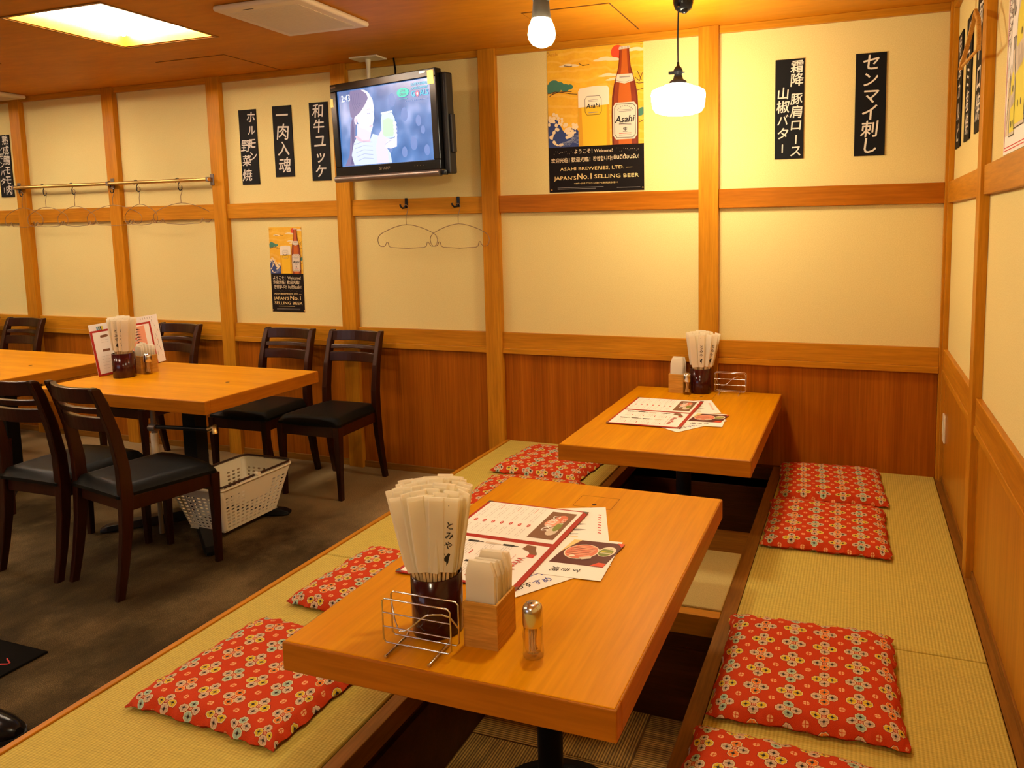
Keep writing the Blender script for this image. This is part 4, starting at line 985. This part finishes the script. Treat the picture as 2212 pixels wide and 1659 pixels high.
CU = [(-.105, -1.795, .455, .475, 2, 'red flowered floor cushion lying flat on the right tatami beside the near table', 0),
      (-.125, -2.335, .455, .470, -4, 'red flowered floor cushion on the right tatami cut by the bottom edge', .0),
      (-.100, -.790, .455, .460, 1.5, 'red flowered floor cushion on right tatami, nearer of the pair by the far table', 0),
      (-.100, -.285, .455, .455, 4, 'red flowered floor cushion on the right tatami nearest the back wall', 0),
      (-1.452, -2.235, .475, .435, -2.5, 'red flowered floor cushion half under the front left corner of the near table', 0),
      (-1.450, -1.705, .460, .420, -3, 'red flowered floor cushion on the left tatami, mostly hidden by the chopsticks and near table', 0),
      (-1.370, -.835, .460, .430, 3, 'red flowered floor cushion on the left tatami behind the back edge of the near table', 0),
      (-1.415, -.365, .470, .420, -5, 'red flowered floor cushion on the left tatami nearest the tall timber post', 0)]
for i, (x, y, W, D, a, lb, _) in enumerate(CU):
    o = make_cushion(W, D, 11+i, 1.0 if i != 4 and i != 5 else 1.0).build('floor_cushion')
    o.location = (x, y, PZ+.0005); o.rotation_euler = (0, 0, math.radians(a)); tag(o, lb, 'cushion', 'red flowered floor cushions')

# ------------------------------------------------------------------ table-top things
def make_chop():
    t = thing('chopsticks', '', 'chopsticks')
    s_ = MB(); L = []
    for z_, a_, b_ in ((.128, .0150, .0040), (.14, .0165, .0036), (.20, .0172, .0034), (.287, .0172, .0024), (.292, .0168, .0014)):
        L.append([(a_, 0, z_), (a_*.8, b_, z_), (-a_*.8, b_, z_), (-a_, 0, z_), (-a_*.8, -b_, z_), (a_*.8, -b_, z_)])
    s_.loft(L, 'paper_sleeve', False)
    a = Art(s_, (0, -.0034, 0), (1, 0, 0), (0, 0, 1), (0, -1, 0), .0003)
    for k, c_ in enumerate('とみや'): a.text(c_, .001, .232-.022*k, .019, 'ink_black', 1, .01, res=1)
    a.poly([(-.006, .160), (-.002, .166), (.002, .172), (.006, .170), (.004, .162), (.003, .150), (.0, .143), (-.001, .152), (-.005, .154)], 'ink_black', 1)
    a.line([(-.004, .166), (-.007, .172)], .001, 'ink_black', 1); a.ell(-.004, .277, .0012, .0012, 'ink_grey', 1, 6)
    s_.build('sleeve', t)
    for d in (-1, 1):
        MB().loft([[(d*.0036-.0026, -.0022, z_), (d*.0036+.0026, -.0022, z_), (d*.0036+.0026, .0022, z_), (d*.0036-.0026, .0022, z_)] for z_ in (0, .24)], 'stick_wood').build('stick', t)
    return t
chop0 = make_chop(); chtree = [(c, []) for c in kids(chop0)]; used = [False]
def holder(x, y, z_, r, h, n, label, clabel, group, seed, spread=.42, sc=1.0, face=0, front=()):
    t = thing('chopstick_holder', label, 'holder', (x, y, z_))
    MB().lathe([(r*.97, 0), (r, .003), (r, h), (r-.003, h+.001), (r-.004, h-.003), (r-.004, .006), (.001, .006)], (0, 0, 0), 'lacquer', 32, caps=True).build('cup', t)
    rr = random.Random(seed); k = 0; ga = PI*(3-math.sqrt(5))
    sc_ = sorted(range(n), key=lambda i: -math.sqrt((i+.5)/n)*(math.cos(i*ga)*.45-math.sin(i*ga)*.85)); front = [sc_[j] for j in front]
    for i in range(n):
        q = math.sqrt((i+.5)/n); an = i*ga; R1 = (r-.014)*q; X_, Y_ = R1*math.cos(an), R1*math.sin(an)
        tilt = spread*q*rr.uniform(.55, 1.0); tx, ty = math.cos(an)*tilt, math.sin(an)*tilt
        d = Vector((tx*.55, ty*.45, 1)).normalized()
        if d.y*0+ (R1 if False else 0): pass
        o = chop0 if not used[0] else dup(chop0, tree=chtree); used[0] = True
        yaw = face if i in front else face-.85*max(0, X_/r)+rr.uniform(-.22, .22)+PI
        rot = d.to_track_quat('Z', 'Y').to_matrix().to_4x4() @ Matrix.Rotation(yaw, 4, 'Z')
        # keep the printed side turned the same way as its neighbours
        ex = Vector((math.cos(yaw), math.sin(yaw), 0)); ex = (ex-d*ex.dot(d)).normalized(); ey = d.cross(ex)
        rot = Matrix((ex, ey, d)).transposed().to_4x4()
        p = Vector((x+X_*.62, y+Y_*.62, z_+.007+.016*(1-q)+rr.uniform(0, .008)))
        o.rotation_mode = 'XYZ'; o.location = p; o.rotation_euler = rot.to_euler(); o.scale = (sc, sc, sc)
        o['label'] = clabel; o['group'] = group
    return t
def napkin_box(x, y, z_, label, nlabel, group, n, seed, rz=0, tall=.0):
    t = thing('napkin_box', label, 'box', (x, y, z_), rz)
    W, D, H, th = .037, .043, .093, .005
    BOX(-W, W, -D, -D+th, 0, H, 'box_wood_X').build('end_panel', t, .0008); BOX(-W, W, D-th, D, 0, H, 'box_wood_X').build('end_panel', t, .0008)
    BOX(-W, -W+th, -D+th, D-th, 0, H, 'box_wood_Y').build('side_panel', t, .0008); BOX(W-th, W, -D+th, D-th, 0, H, 'box_wood_Y').build('side_panel', t, .0008); BOX(-W+th, W-th, -D+th, D-th, 0, .005, 'box_wood_Y').build('bottom_panel', t)
    rr = random.Random(seed)
    for i in range(n):
        m = MB(); yy = -D+.010+(2*D-.020)*i/(n-1); w_ = W-th-.001; hh = .155+rr.uniform(-.006, .014)+tall; lean = rr.uniform(-.003, .006)+.010*(i/(n-1)-.3)*(1+tall*20); skew = rr.uniform(-.012, .012)*(tall*25+.25)
        L = []
        for j in range(7):
            q = j/6; z1 = .006+hh*q; k = w_*(1 if q < .8 else 1-.25*((q-.8)/.2)**2); y0 = yy+lean*q*q
            hw_ = .0016 if tall > 0 else .0036; L.append([(-k+skew*q, y0-hw_, z1), (k+skew*q, y0-hw_, z1), (k+skew*q, y0+hw_, z1), (-k+skew*q, y0+hw_, z1)])
        m.loft(L, 'napkin', True, True, False); o = m.build('napkin')
        o.location = (x, y, z_); o.rotation_euler = (0, 0, rz); tag(o, nlabel, 'napkin', group)
def toothpick_jar(x, y, z_, label):
    t = thing('toothpick_jar', label, 'jar', (x, y, z_))
    MB().lathe([(.019, 0), (.021, .006), (.0195, .022), (.0205, .045), (.0185, .066), (.0165, .066), (.0180, .045), (.0172, .022), (.015, .010), (.001, .008)], (0, 0, 0), 'glass', 10, smooth=True, caps=True).build('glass_body', t)
    cp_ = MB().lathe([(.0195, .064), (.0200, .068), (.0200, .092), (.0185, .100), (.0130, .106), (.005, .108), (.001, .1075)], (0, 0, 0), 'steel', 28).build('cap', t)
    MB().lathe([(.0025, .1082), (.0022, .1086)], (0, -.004, 0), 'groove', 8).build('shaker_hole', cp_)
    rr = random.Random(int(abs(x)*1000)); p = MB()
    for k in range(26):
        a1, a2 = rr.uniform(0, 2*PI), rr.uniform(0, 2*PI); r1, r2 = rr.uniform(0, .010), rr.uniform(0, .010)
        p.tube([(r1*math.cos(a1), r1*math.sin(a1), .012), (r2*math.cos(a2), r2*math.sin(a2), .062)], .0014, 'stick_wood', 4)
    p.build('toothpicks', t, kind='stuff')
def wire_rack(x, y, z_, label, W=.152, dep=.030, H=.090, rz=0, frame_dx=.0, feet=True):
    t = thing('menu_rack', label, 'rack', (x, y, z_), rz)
    def rect(y0, dx): 
        z0, z1, c = .010, .010+H, .006
        return [(-W/2+c+dx, y0, z0), (W/2-c+dx, y0, z0), (W/2+dx, y0, z0+c), (W/2+dx, y0, z1-c), (W/2-c+dx, y0, z1), (-W/2+c+dx, y0, z1), (-W/2+dx, y0, z1-c), (-W/2+dx, y0, z0+c)]
    for y0 in (-dep/2, dep/2):
        MB().tube(rect(y0, 0), .0016, 'steel', 6, closed=True).build('wire_frame', t)
    for z1 in (.36, .68): MB().tube([(-W/2, -dep/2, .01+H*z1), (W/2, -dep/2, .01+H*z1)], .0014, 'steel', 6).build('cross_wire', t)
    MB().tube([(-W/2, dep/2, .01+H*.80)]+[(-W/2+W*q/12, dep/2-dep*min(1, q/3) if q < 3 else (-dep/2 if q < 10 else -dep/2+dep*(q-9)/3), .01+H*(.56-.26*math.sin(2*PI*q/12))) for q in range(1, 12)]+[(W/2, dep/2, .01+H*.40)], .0017, 'steel', 6).build('wave_wire', t)
    for dx in (-.048, .048): MB().tube([(dx, dep/2+.014, .012), (dx, dep/2+.008, .0060), (dx, -dep/2-.030, .0035), (dx, -dep/2-.036, .0035)], [.0018, .0024, .0026, .0036], 'steel', 8).build('foot', t)

holder(-.806, -2.425, .600, .052, .122, 48, 'dark red lacquer cup packed with paper sleeved chopsticks on the near table', 'chopsticks in a white paper sleeve, in the packed cup on the near table', 'chopsticks in the near table cup', 1, .50, 1.0, .42, (1,))
napkin_box(-.686, -2.425, .600, 'pale wooden box with napkins on the near table', 'folded white napkin standing in the wooden box on the near table', 'napkins on the near table', 9, 2, .02)
toothpick_jar(-.577, -2.457, .600, 'glass toothpick jar with metal cap on the near table')
wire_rack(-.797, -2.503, .600, 'empty wire menu rack in front of the near chopstick cup')
holder(-.727, -.105, .600, .052, .122, 30, 'dark red lacquer chopstick cup on the far low table', 'chopsticks in a white paper sleeve, in the cup on the far low table', 'chopsticks in the far table cup', 4, .44, .98, .12, (0, 2))
napkin_box(-.842, -.108, .600, 'pale wooden box of loosely stuffed napkins on the far low table', 'crumpled white napkin in the wooden box on the far low table', 'napkins on the far table', 7, 5, .0, .004)
toothpick_jar(-.782, -.165, .600, 'glass toothpick jar with metal cap on the far low table')
wire_rack(-.585, -.085, .600, 'empty wire menu rack standing on the far low table', H=.092)
holder(-3.500, -.965, .700, .052, .122, 28, 'dark red chopstick cup on the dining table', 'chopsticks in a paper sleeve, in the cup on the dining table', 'chopsticks in the dining table cup', 6, .34, .98, 1.2, (0, 1, 3))
napkin_box(-3.500, -.845, .700, 'wooden napkin box in front of the upright menus', 'folded napkin in the wooden box on the dining table', 'napkins on the dining table', 6, 8, -.2, -.018)
toothpick_jar(-3.448, -.875, .700, 'glass toothpick jar with metal cap on the dining table')

# ------------------------------------------------------------------ menus and leaflets
def page_lines(a, x0, x1, y0, y1, n, seed, col='ink_grey', wd=.0007):
    r = random.Random(seed)
    for k in range(n):
        y = y1-(y1-y0)*(k+.5)/n; x = x0
        while x < x1-.004:
            L = r.uniform(.008, .035); a.line([(x, y), (min(x+L, x1), y)], wd, col, 2); x += L+r.uniform(.003, .010)
def open_menu(x, y, z_, label, seed):
    """spread lying open; readers sit on the left, so page up is +x and the text runs towards -y"""
    t = thing('menu_book', label, 'menu', (x, y, z_))
    W, H = .318, .486
    def leaf(y0, y1, zc, lift):
        m = MB(); n = 8; L = []
        for k in range(n+1):
            q = k/n; yy = y0+(y1-y0)*q; zz = zc+lift*math.sin(PI*q)
            L.append([(0, yy, zz), (W, yy, zz), (W, yy, zz+.0022), (0, yy, zz+.0022)])
        return m.loft(L, 'leather_red')
    leaf(0, -H/2, .0005, .0).build('cover', t, .0006, 1); leaf(-H/2, -H, .0005, .0).build('cover', t, .0006, 1)
    def sheet(yt, yb, zc, lift):
        m = MB(); n = 8; L = []
        for k in range(n+1):
            q = k/n; yy = yt+(yb-yt)*q; qq = abs(yy % -(H/2))/(H/2) if False else (abs(yy)-(0 if abs(yy) < H/2 else H/2))/(H/2); zz = zc+lift*math.sin(PI*qq)
            L.append([(.010, yy, zz), (W-.014, yy, zz), (W-.014, yy, zz+.0006), (.010, yy, zz+.0006)])
        return m.loft(L, 'paper')
    m1 = sheet(-.008, -H/2+.010, .0028, .0); 
    a = Art(m1, (.010, -.008, .0036), (0, -1, 0), (1, 0, 0), (0, 0, 1), .00025)   # x: along text, y: up the page
    PW, PH = H/2-.018, W-.024
    def curve(mb, zc, lift, n0):
        for i in range(n0, len(mb.v)):
            v = mb.v[i]; q = (abs(v.y)-(0 if abs(v.y) < H/2 else H/2))/(H/2); v.z = v.z-.0043*0+lift*(math.sin(PI*q)-1)
    n0 = len(m1.v)
    a.rect(.020, PH-.085, PW-.022, PH-.010, 'print_brown', 1)
    for cx_, cy_, rx, ry, mm in ((.07, PH-.04, .030, .018, 'print_meat'), (.10, PH-.055, .028, .020, 'print_meat_hi'), (.15, PH-.035, .030, .016, 'print_label'), (.16, PH-.062, .022, .014, 'print_brown'), (.12, PH-.03, .03, .010, 'print_green')): a.ell(cx_, cy_, rx, ry, mm, 2, 14)
    a.text('DRINKS', PW/2-.01, PH-.058, .030, 'paper', 3, .02); a.text('とみや', PW/2-.03, PH-.030, .014, 'paper', 3, .01)
    rr = random.Random(seed)
    for k in range(7):
        y1 = PH-.110-.027*k
        a.ell(PW*.60, y1, .0095, .0045, 'ink_red', 2, 14); a.line([(PW*.60-.006, y1), (PW*.60+.006, y1)], .001, 'paper', 3)
        page_lines(a, .012, PW*.50, y1-.012, y1+.004, 2, seed+k); page_lines(a, PW*.70, PW-.012, y1-.012, y1+.004, 2, seed+k+20)
        if k % 2: a.line([(.012, y1+.006), (.05, y1+.006)], .0012, 'ink_red', 2)
    m1.build('page', t)
    m2 = sheet(-H/2-.010, -H+.008, .0028, .0); n0 = len(m2.v)
    a = Art(m2, (.010, -H/2-.010, .0036), (0, -1, 0), (1, 0, 0), (0, 0, 1), .00025)
    a.text('Wine Menu', PW*.60, PH-.045, .032, 'ink_red', 2, .004, width=.115)
    a.line([(PW*.3, PH-.064), (PW*.9, PH-.064)], .0008, 'ink_red', 2)
    def bot(cx_, cy_, L_, mm, wd): a.poly([(cx_-wd, cy_-L_/2), (cx_+wd, cy_-L_/2), (cx_+wd, cy_+L_*.15), (cx_+wd*.35, cy_+L_*.25), (cx_+wd*.35, cy_+L_/2), (cx_-wd*.35, cy_+L_/2), (cx_-wd*.35, cy_+L_*.25), (cx_-wd, cy_+L_*.15)], mm, 2)
    a.poly([(.006, PH-.060), (.030, PH-.064), (.042, PH-.040), (.060, PH-.030), (.066, PH-.018), (.050, PH-.014), (.030, PH-.026), (.008, PH-.034)], 'print_brown', 2)
    a.poly([(.056, PH-.034), (.072, PH-.034), (.072, PH-.016), (.056, PH-.016)], 'ink_red', 3)
    for r_ in range(2):
        for k in range(4):
            cx_, cy_ = .022+.110*r_, PH-.100-.050*k
            bot(cx_, cy_, .044, ('ink_black', 'print_label', 'ink_black', 'print_branch')[(k+r_) % 4], .0048)
            page_lines(a, cx_+.010, cx_+.085, cy_-.016, cy_+.012, 4, seed+9*k+r_)
            a.line([(cx_+.050, cy_+.018), (cx_+.072, cy_+.018)], .0030, 'ink_red', 2)
    m2.build('page', t)
    k = MB()
    for cx_, cy_ in ((0, 0), (W, 0), (0, -H), (W, -H)):
        sx, sy = (1 if cx_ == 0 else -1), (-1 if cy_ == 0 else 1)
        k.add([(cx_, cy_, .0033), (cx_+sx*.018, cy_, .0033), (cx_, cy_+sy*.018, .0033)], [(0, 1, 2)], 'grey_metal')
    k.build('corner_protector', t)
def leaflet(name, pts, z_, label, draw, dz=.0006):
    """pts: lower-left, lower-right, upper-right, upper-left of the sheet as its reader sees it"""
    p = [Vector((a_, b__, z_)) for a_, b__ in pts]; m = MB()
    m.loft([p, [q+Vector((0, 0, dz)) for q in p]], 'paper'); u = (p[1]-p[0]); v = (p[3]-p[0]); W, H = u.length, v.length
    a = Art(m, p[0]+Vector((0, 0, dz)), u/W, v/H, (0, 0, 1), .0002); draw(a, W, H)
    return tag(m.build(name), label, 'leaflet', 'loose leaflets under the menus')
def draw_drinks(a, W, H):
    page_lines(a, W*.1, W*.6, H*.82, H*.90, 2, 4)
    for k in range(3):
        y = H*(.68-.16*k); a.poly([(W*.08, y-.006), (W*.62, y-.006), (W*.72, y), (W*.62, y+.006), (W*.08, y+.006)], 'ink_grey', 1)
        for q in range(4): a.line([(W*(.14+.13*q), y-.003), (W*(.14+.13*q), y+.003)], .004, 'paper', 2)
    for k in range(8): a.line([(W*.86, H*(.80-.075*k)), (W*.90, H*(.78-.075*k))], .005, 'ink_red', 1)
    for k in range(3): a.line([(W*.30, H*(.24-.07*k)), (W*.62, H*(.24-.07*k))], .004, ('ink_black', 'print_goldtext', 'ink_black')[k], 1); page_lines(a, W*.05, W*.28, H*(.22-.07*k), H*(.26-.07*k), 1, k)
def draw_letter(a, W, H):
    for k, c_ in enumerate('おすすめ'): a.text(c_, .048+.024*k, .034-.002*k, .026, ('ink_black', 'ink_black', 'ink_blue', 'ink_blue')[k], 1, .010, .1)
    a.text('一品', .12, .066, .026, 'ink_blue', 1, .010); page_lines(a, W*.1, W*.5, H*.74, H*.84, 2, 3)
def draw_meat(a, W, H):
    x0, x1, y0, y1 = W*.13, W*.87, H*.30, H*.93
    a.rect(x0, y0, x1, y1, 'print_meat_dark', 1); a.poly([(x0, y1), (x0+.022, y1), (x0, y0+.06)], 'print_goldtext', 2)
    cx_, cy_ = x0+(x1-x0)*.37, y0+(y1-y0)*.52
    a.ell(cx_, cy_, .043, .044, 'print_foam', 3, 22); a.ell(cx_, cy_, .040, .041, 'print_meat', 4, 22)
    for k in range(7): a.poly([(cx_-.032+.002*k, cy_-.024+.009*k), (cx_+.030, cy_-.020+.008*k), (cx_+.030, cy_-.016+.008*k), (cx_-.030, cy_-.020+.009*k)], 'print_meat_hi', 5)
    for k in range(4): a.line([(cx_-.03, cy_-.018+.012*k), (cx_+.022, cy_-.015+.011*k)], .0012, 'print_meat_dark', 6)
    a.ell(cx_-.012, cy_-.030, .008, .006, 'print_foam', 7, 10); a.poly([(cx_+.008, cy_-.034), (cx_+.035, cy_-.022), (cx_+.040, cy_-.034), (cx_+.02, cy_-.045)], 'print_label', 7)
    gx, gy = x0+(x1-x0)*.82, y0+(y1-y0)*.62
    a.ell(gx-.002, gy, .022, .030, 'print_foam', 3, 18); a.ell(gx-.003, gy-.004, .018, .024, 'print_green', 4, 16)
    for k in range(5): a.line([(gx-.015, gy+.016-.009*k), (gx+.012, gy+.012-.007*k)], .003, ('print_foam', 'print_green', 'print_yellow')[k % 3], 5)
    a.poly([(x1-.020, y1), (x1, y1), (x1, y1-.024)], 'print_sun', 6); a.poly([(x1-.034, y0), (x1, y0), (x1, y0+.020), (x1-.02, y0+.022)], 'print_sun', 6)
    for k, c_ in enumerate('焼きす'): a.text(c_, W*.30+.026*k, H*.15+.002*k, .024, 'ink_black', 1, .012, -PI/2)
for k, (dx, dy, nm, dz) in enumerate(((0, 0, 'near', 0), (.043, 1.43, 'far', 0))):
    nl = 'on the near table' if k == 0 else 'on the far low table'
    leaflet('leaflet', [(-.810+dx, -1.990+dy), (-.600+dx, -1.925+dy), (-.688+dx, -1.693+dy), (-.885+dx, -1.765+dy)], .6004, 'white drinks leaflet with dark arrow tags '+nl, draw_drinks)
    leaflet('leaflet', [(-.720+dx+.005*k, -2.280+dy-.00*k), (-.553+dx, -2.050+dy), (-.690+dx, -1.950+dy), (-.870+dx, -2.170+dy)], .6014, 'white handwritten leaflet with blue lettering '+nl, draw_letter)
    leaflet('leaflet', [(-.627+dx-.005*k-.11, -2.146+dy-.02*k), (-.551+dx-.005*k, -2.136+dy-.02*k), (-.566+dx-.005*k, -1.916+dy-.03*k), (-.715+dx-.005*k, -1.922+dy-.03*k)], .6024, 'white leaflet with a photo of red sliced meat '+nl, draw_meat)
    open_menu(-1.036+dx+.004*k, -1.755+dy+.012*k, .6032, 'open red bound menu with white pages '+nl, 3+k)
# menus standing on the dining table
def standing(loc, rz, lean, W, H, label, cover, draw, name):
    o = MB(); o.box(0, W, -.0012, .0012, 0, H, 'leather_red' if cover else 'paper')
    a = Art(o, (0, -.0014, 0), (1, 0, 0), (0, 0, 1), (0, -1, 0), .0003); draw(a, W, H); ob = o.build(name); tag(ob, label, 'menu')
    ob.matrix_world = Matrix.Translation(loc) @ Matrix.Rotation(rz, 4, 'Z') @ Matrix.Rotation(lean, 4, 'X') @ Matrix.Rotation(math.radians(-3), 4, 'Y')
def d_white(a, W, H):
    for k in range(6): a.line([(W*(.74+.035*k), H*.93), (W*(.74+.035*k), H*.97)], .002, 'ink_grey', 1)
    for x_, m_ in ((.10, 'print_blue'), (.125, 'print_teal'), (.15, 'ink_black'), (.17, 'print_yellow')): a.rect(W*x_, H*.84, W*(x_+.018), H*.95, m_, 1)
    a.line([(W*.05, H*.83), (W*.2, H*.85)], .004, 'ink_red', 1)
    r = random.Random(2)
    for k in range(22): x_ = r.uniform(.90, .97)*W; y_ = H*(.08+.038*k); a.line([(x_, y_), (x_, y_+.007)], .002, 'ink_grey' if k % 5 else 'ink_red', 1)
def d_red(a, W, H):
    a.rect(.010, .010, W-.010, H-.010, 'paper', 1)
    a.rect(W*.62, H*.34, W*.88, H*.93, 'print_meat_hi', 2); a.rect(W*.62, H*.60, W*.75, H*.93, 'print_label', 3)
    for k in range(9): a.poly([(W*.70, H*(.37+.06*k)), (W*.80, H*(.375+.06*k)), (W*.74, H*(.40+.06*k))], 'print_meat_dark', 4)
    for k in range(3): a.line([(W*.66, H*(.66+.08*k)), (W*.72, H*(.66+.08*k))], .008, 'ink_red', 4)
    a.poly([(W*.14, H*.83), (W*.24, H*.83), (W*.27, H*.86), (W*.24, H*.89), (W*.14, H*.88)], 'print_brown', 2)
    page_lines(a, W*.14, W*.28, H*.70, H*.80, 2, 3); a.rect(W*.14, H*.52, W*.25, H*.57, 'print_brown', 2); page_lines(a, W*.10, W*.30, H*.12, H*.45, 5, 7)
    for k in range(3): page_lines(a, W*.36, W*.58, H*(.2+.2*k), H*(.3+.2*k), 3, 11+k)
standing((-3.648, -.992, .7005), math.radians(84), math.radians(-7), .365, .262, 'white sheet menu leaning at the back of the dining table set', False, d_white, 'menu_sheet')
standing((-3.628, -1.005, .7005), math.radians(84), math.radians(-7), .318, .232, 'red framed menu leaning behind the chopstick cup on the dining table', True, d_red, 'menu_board')
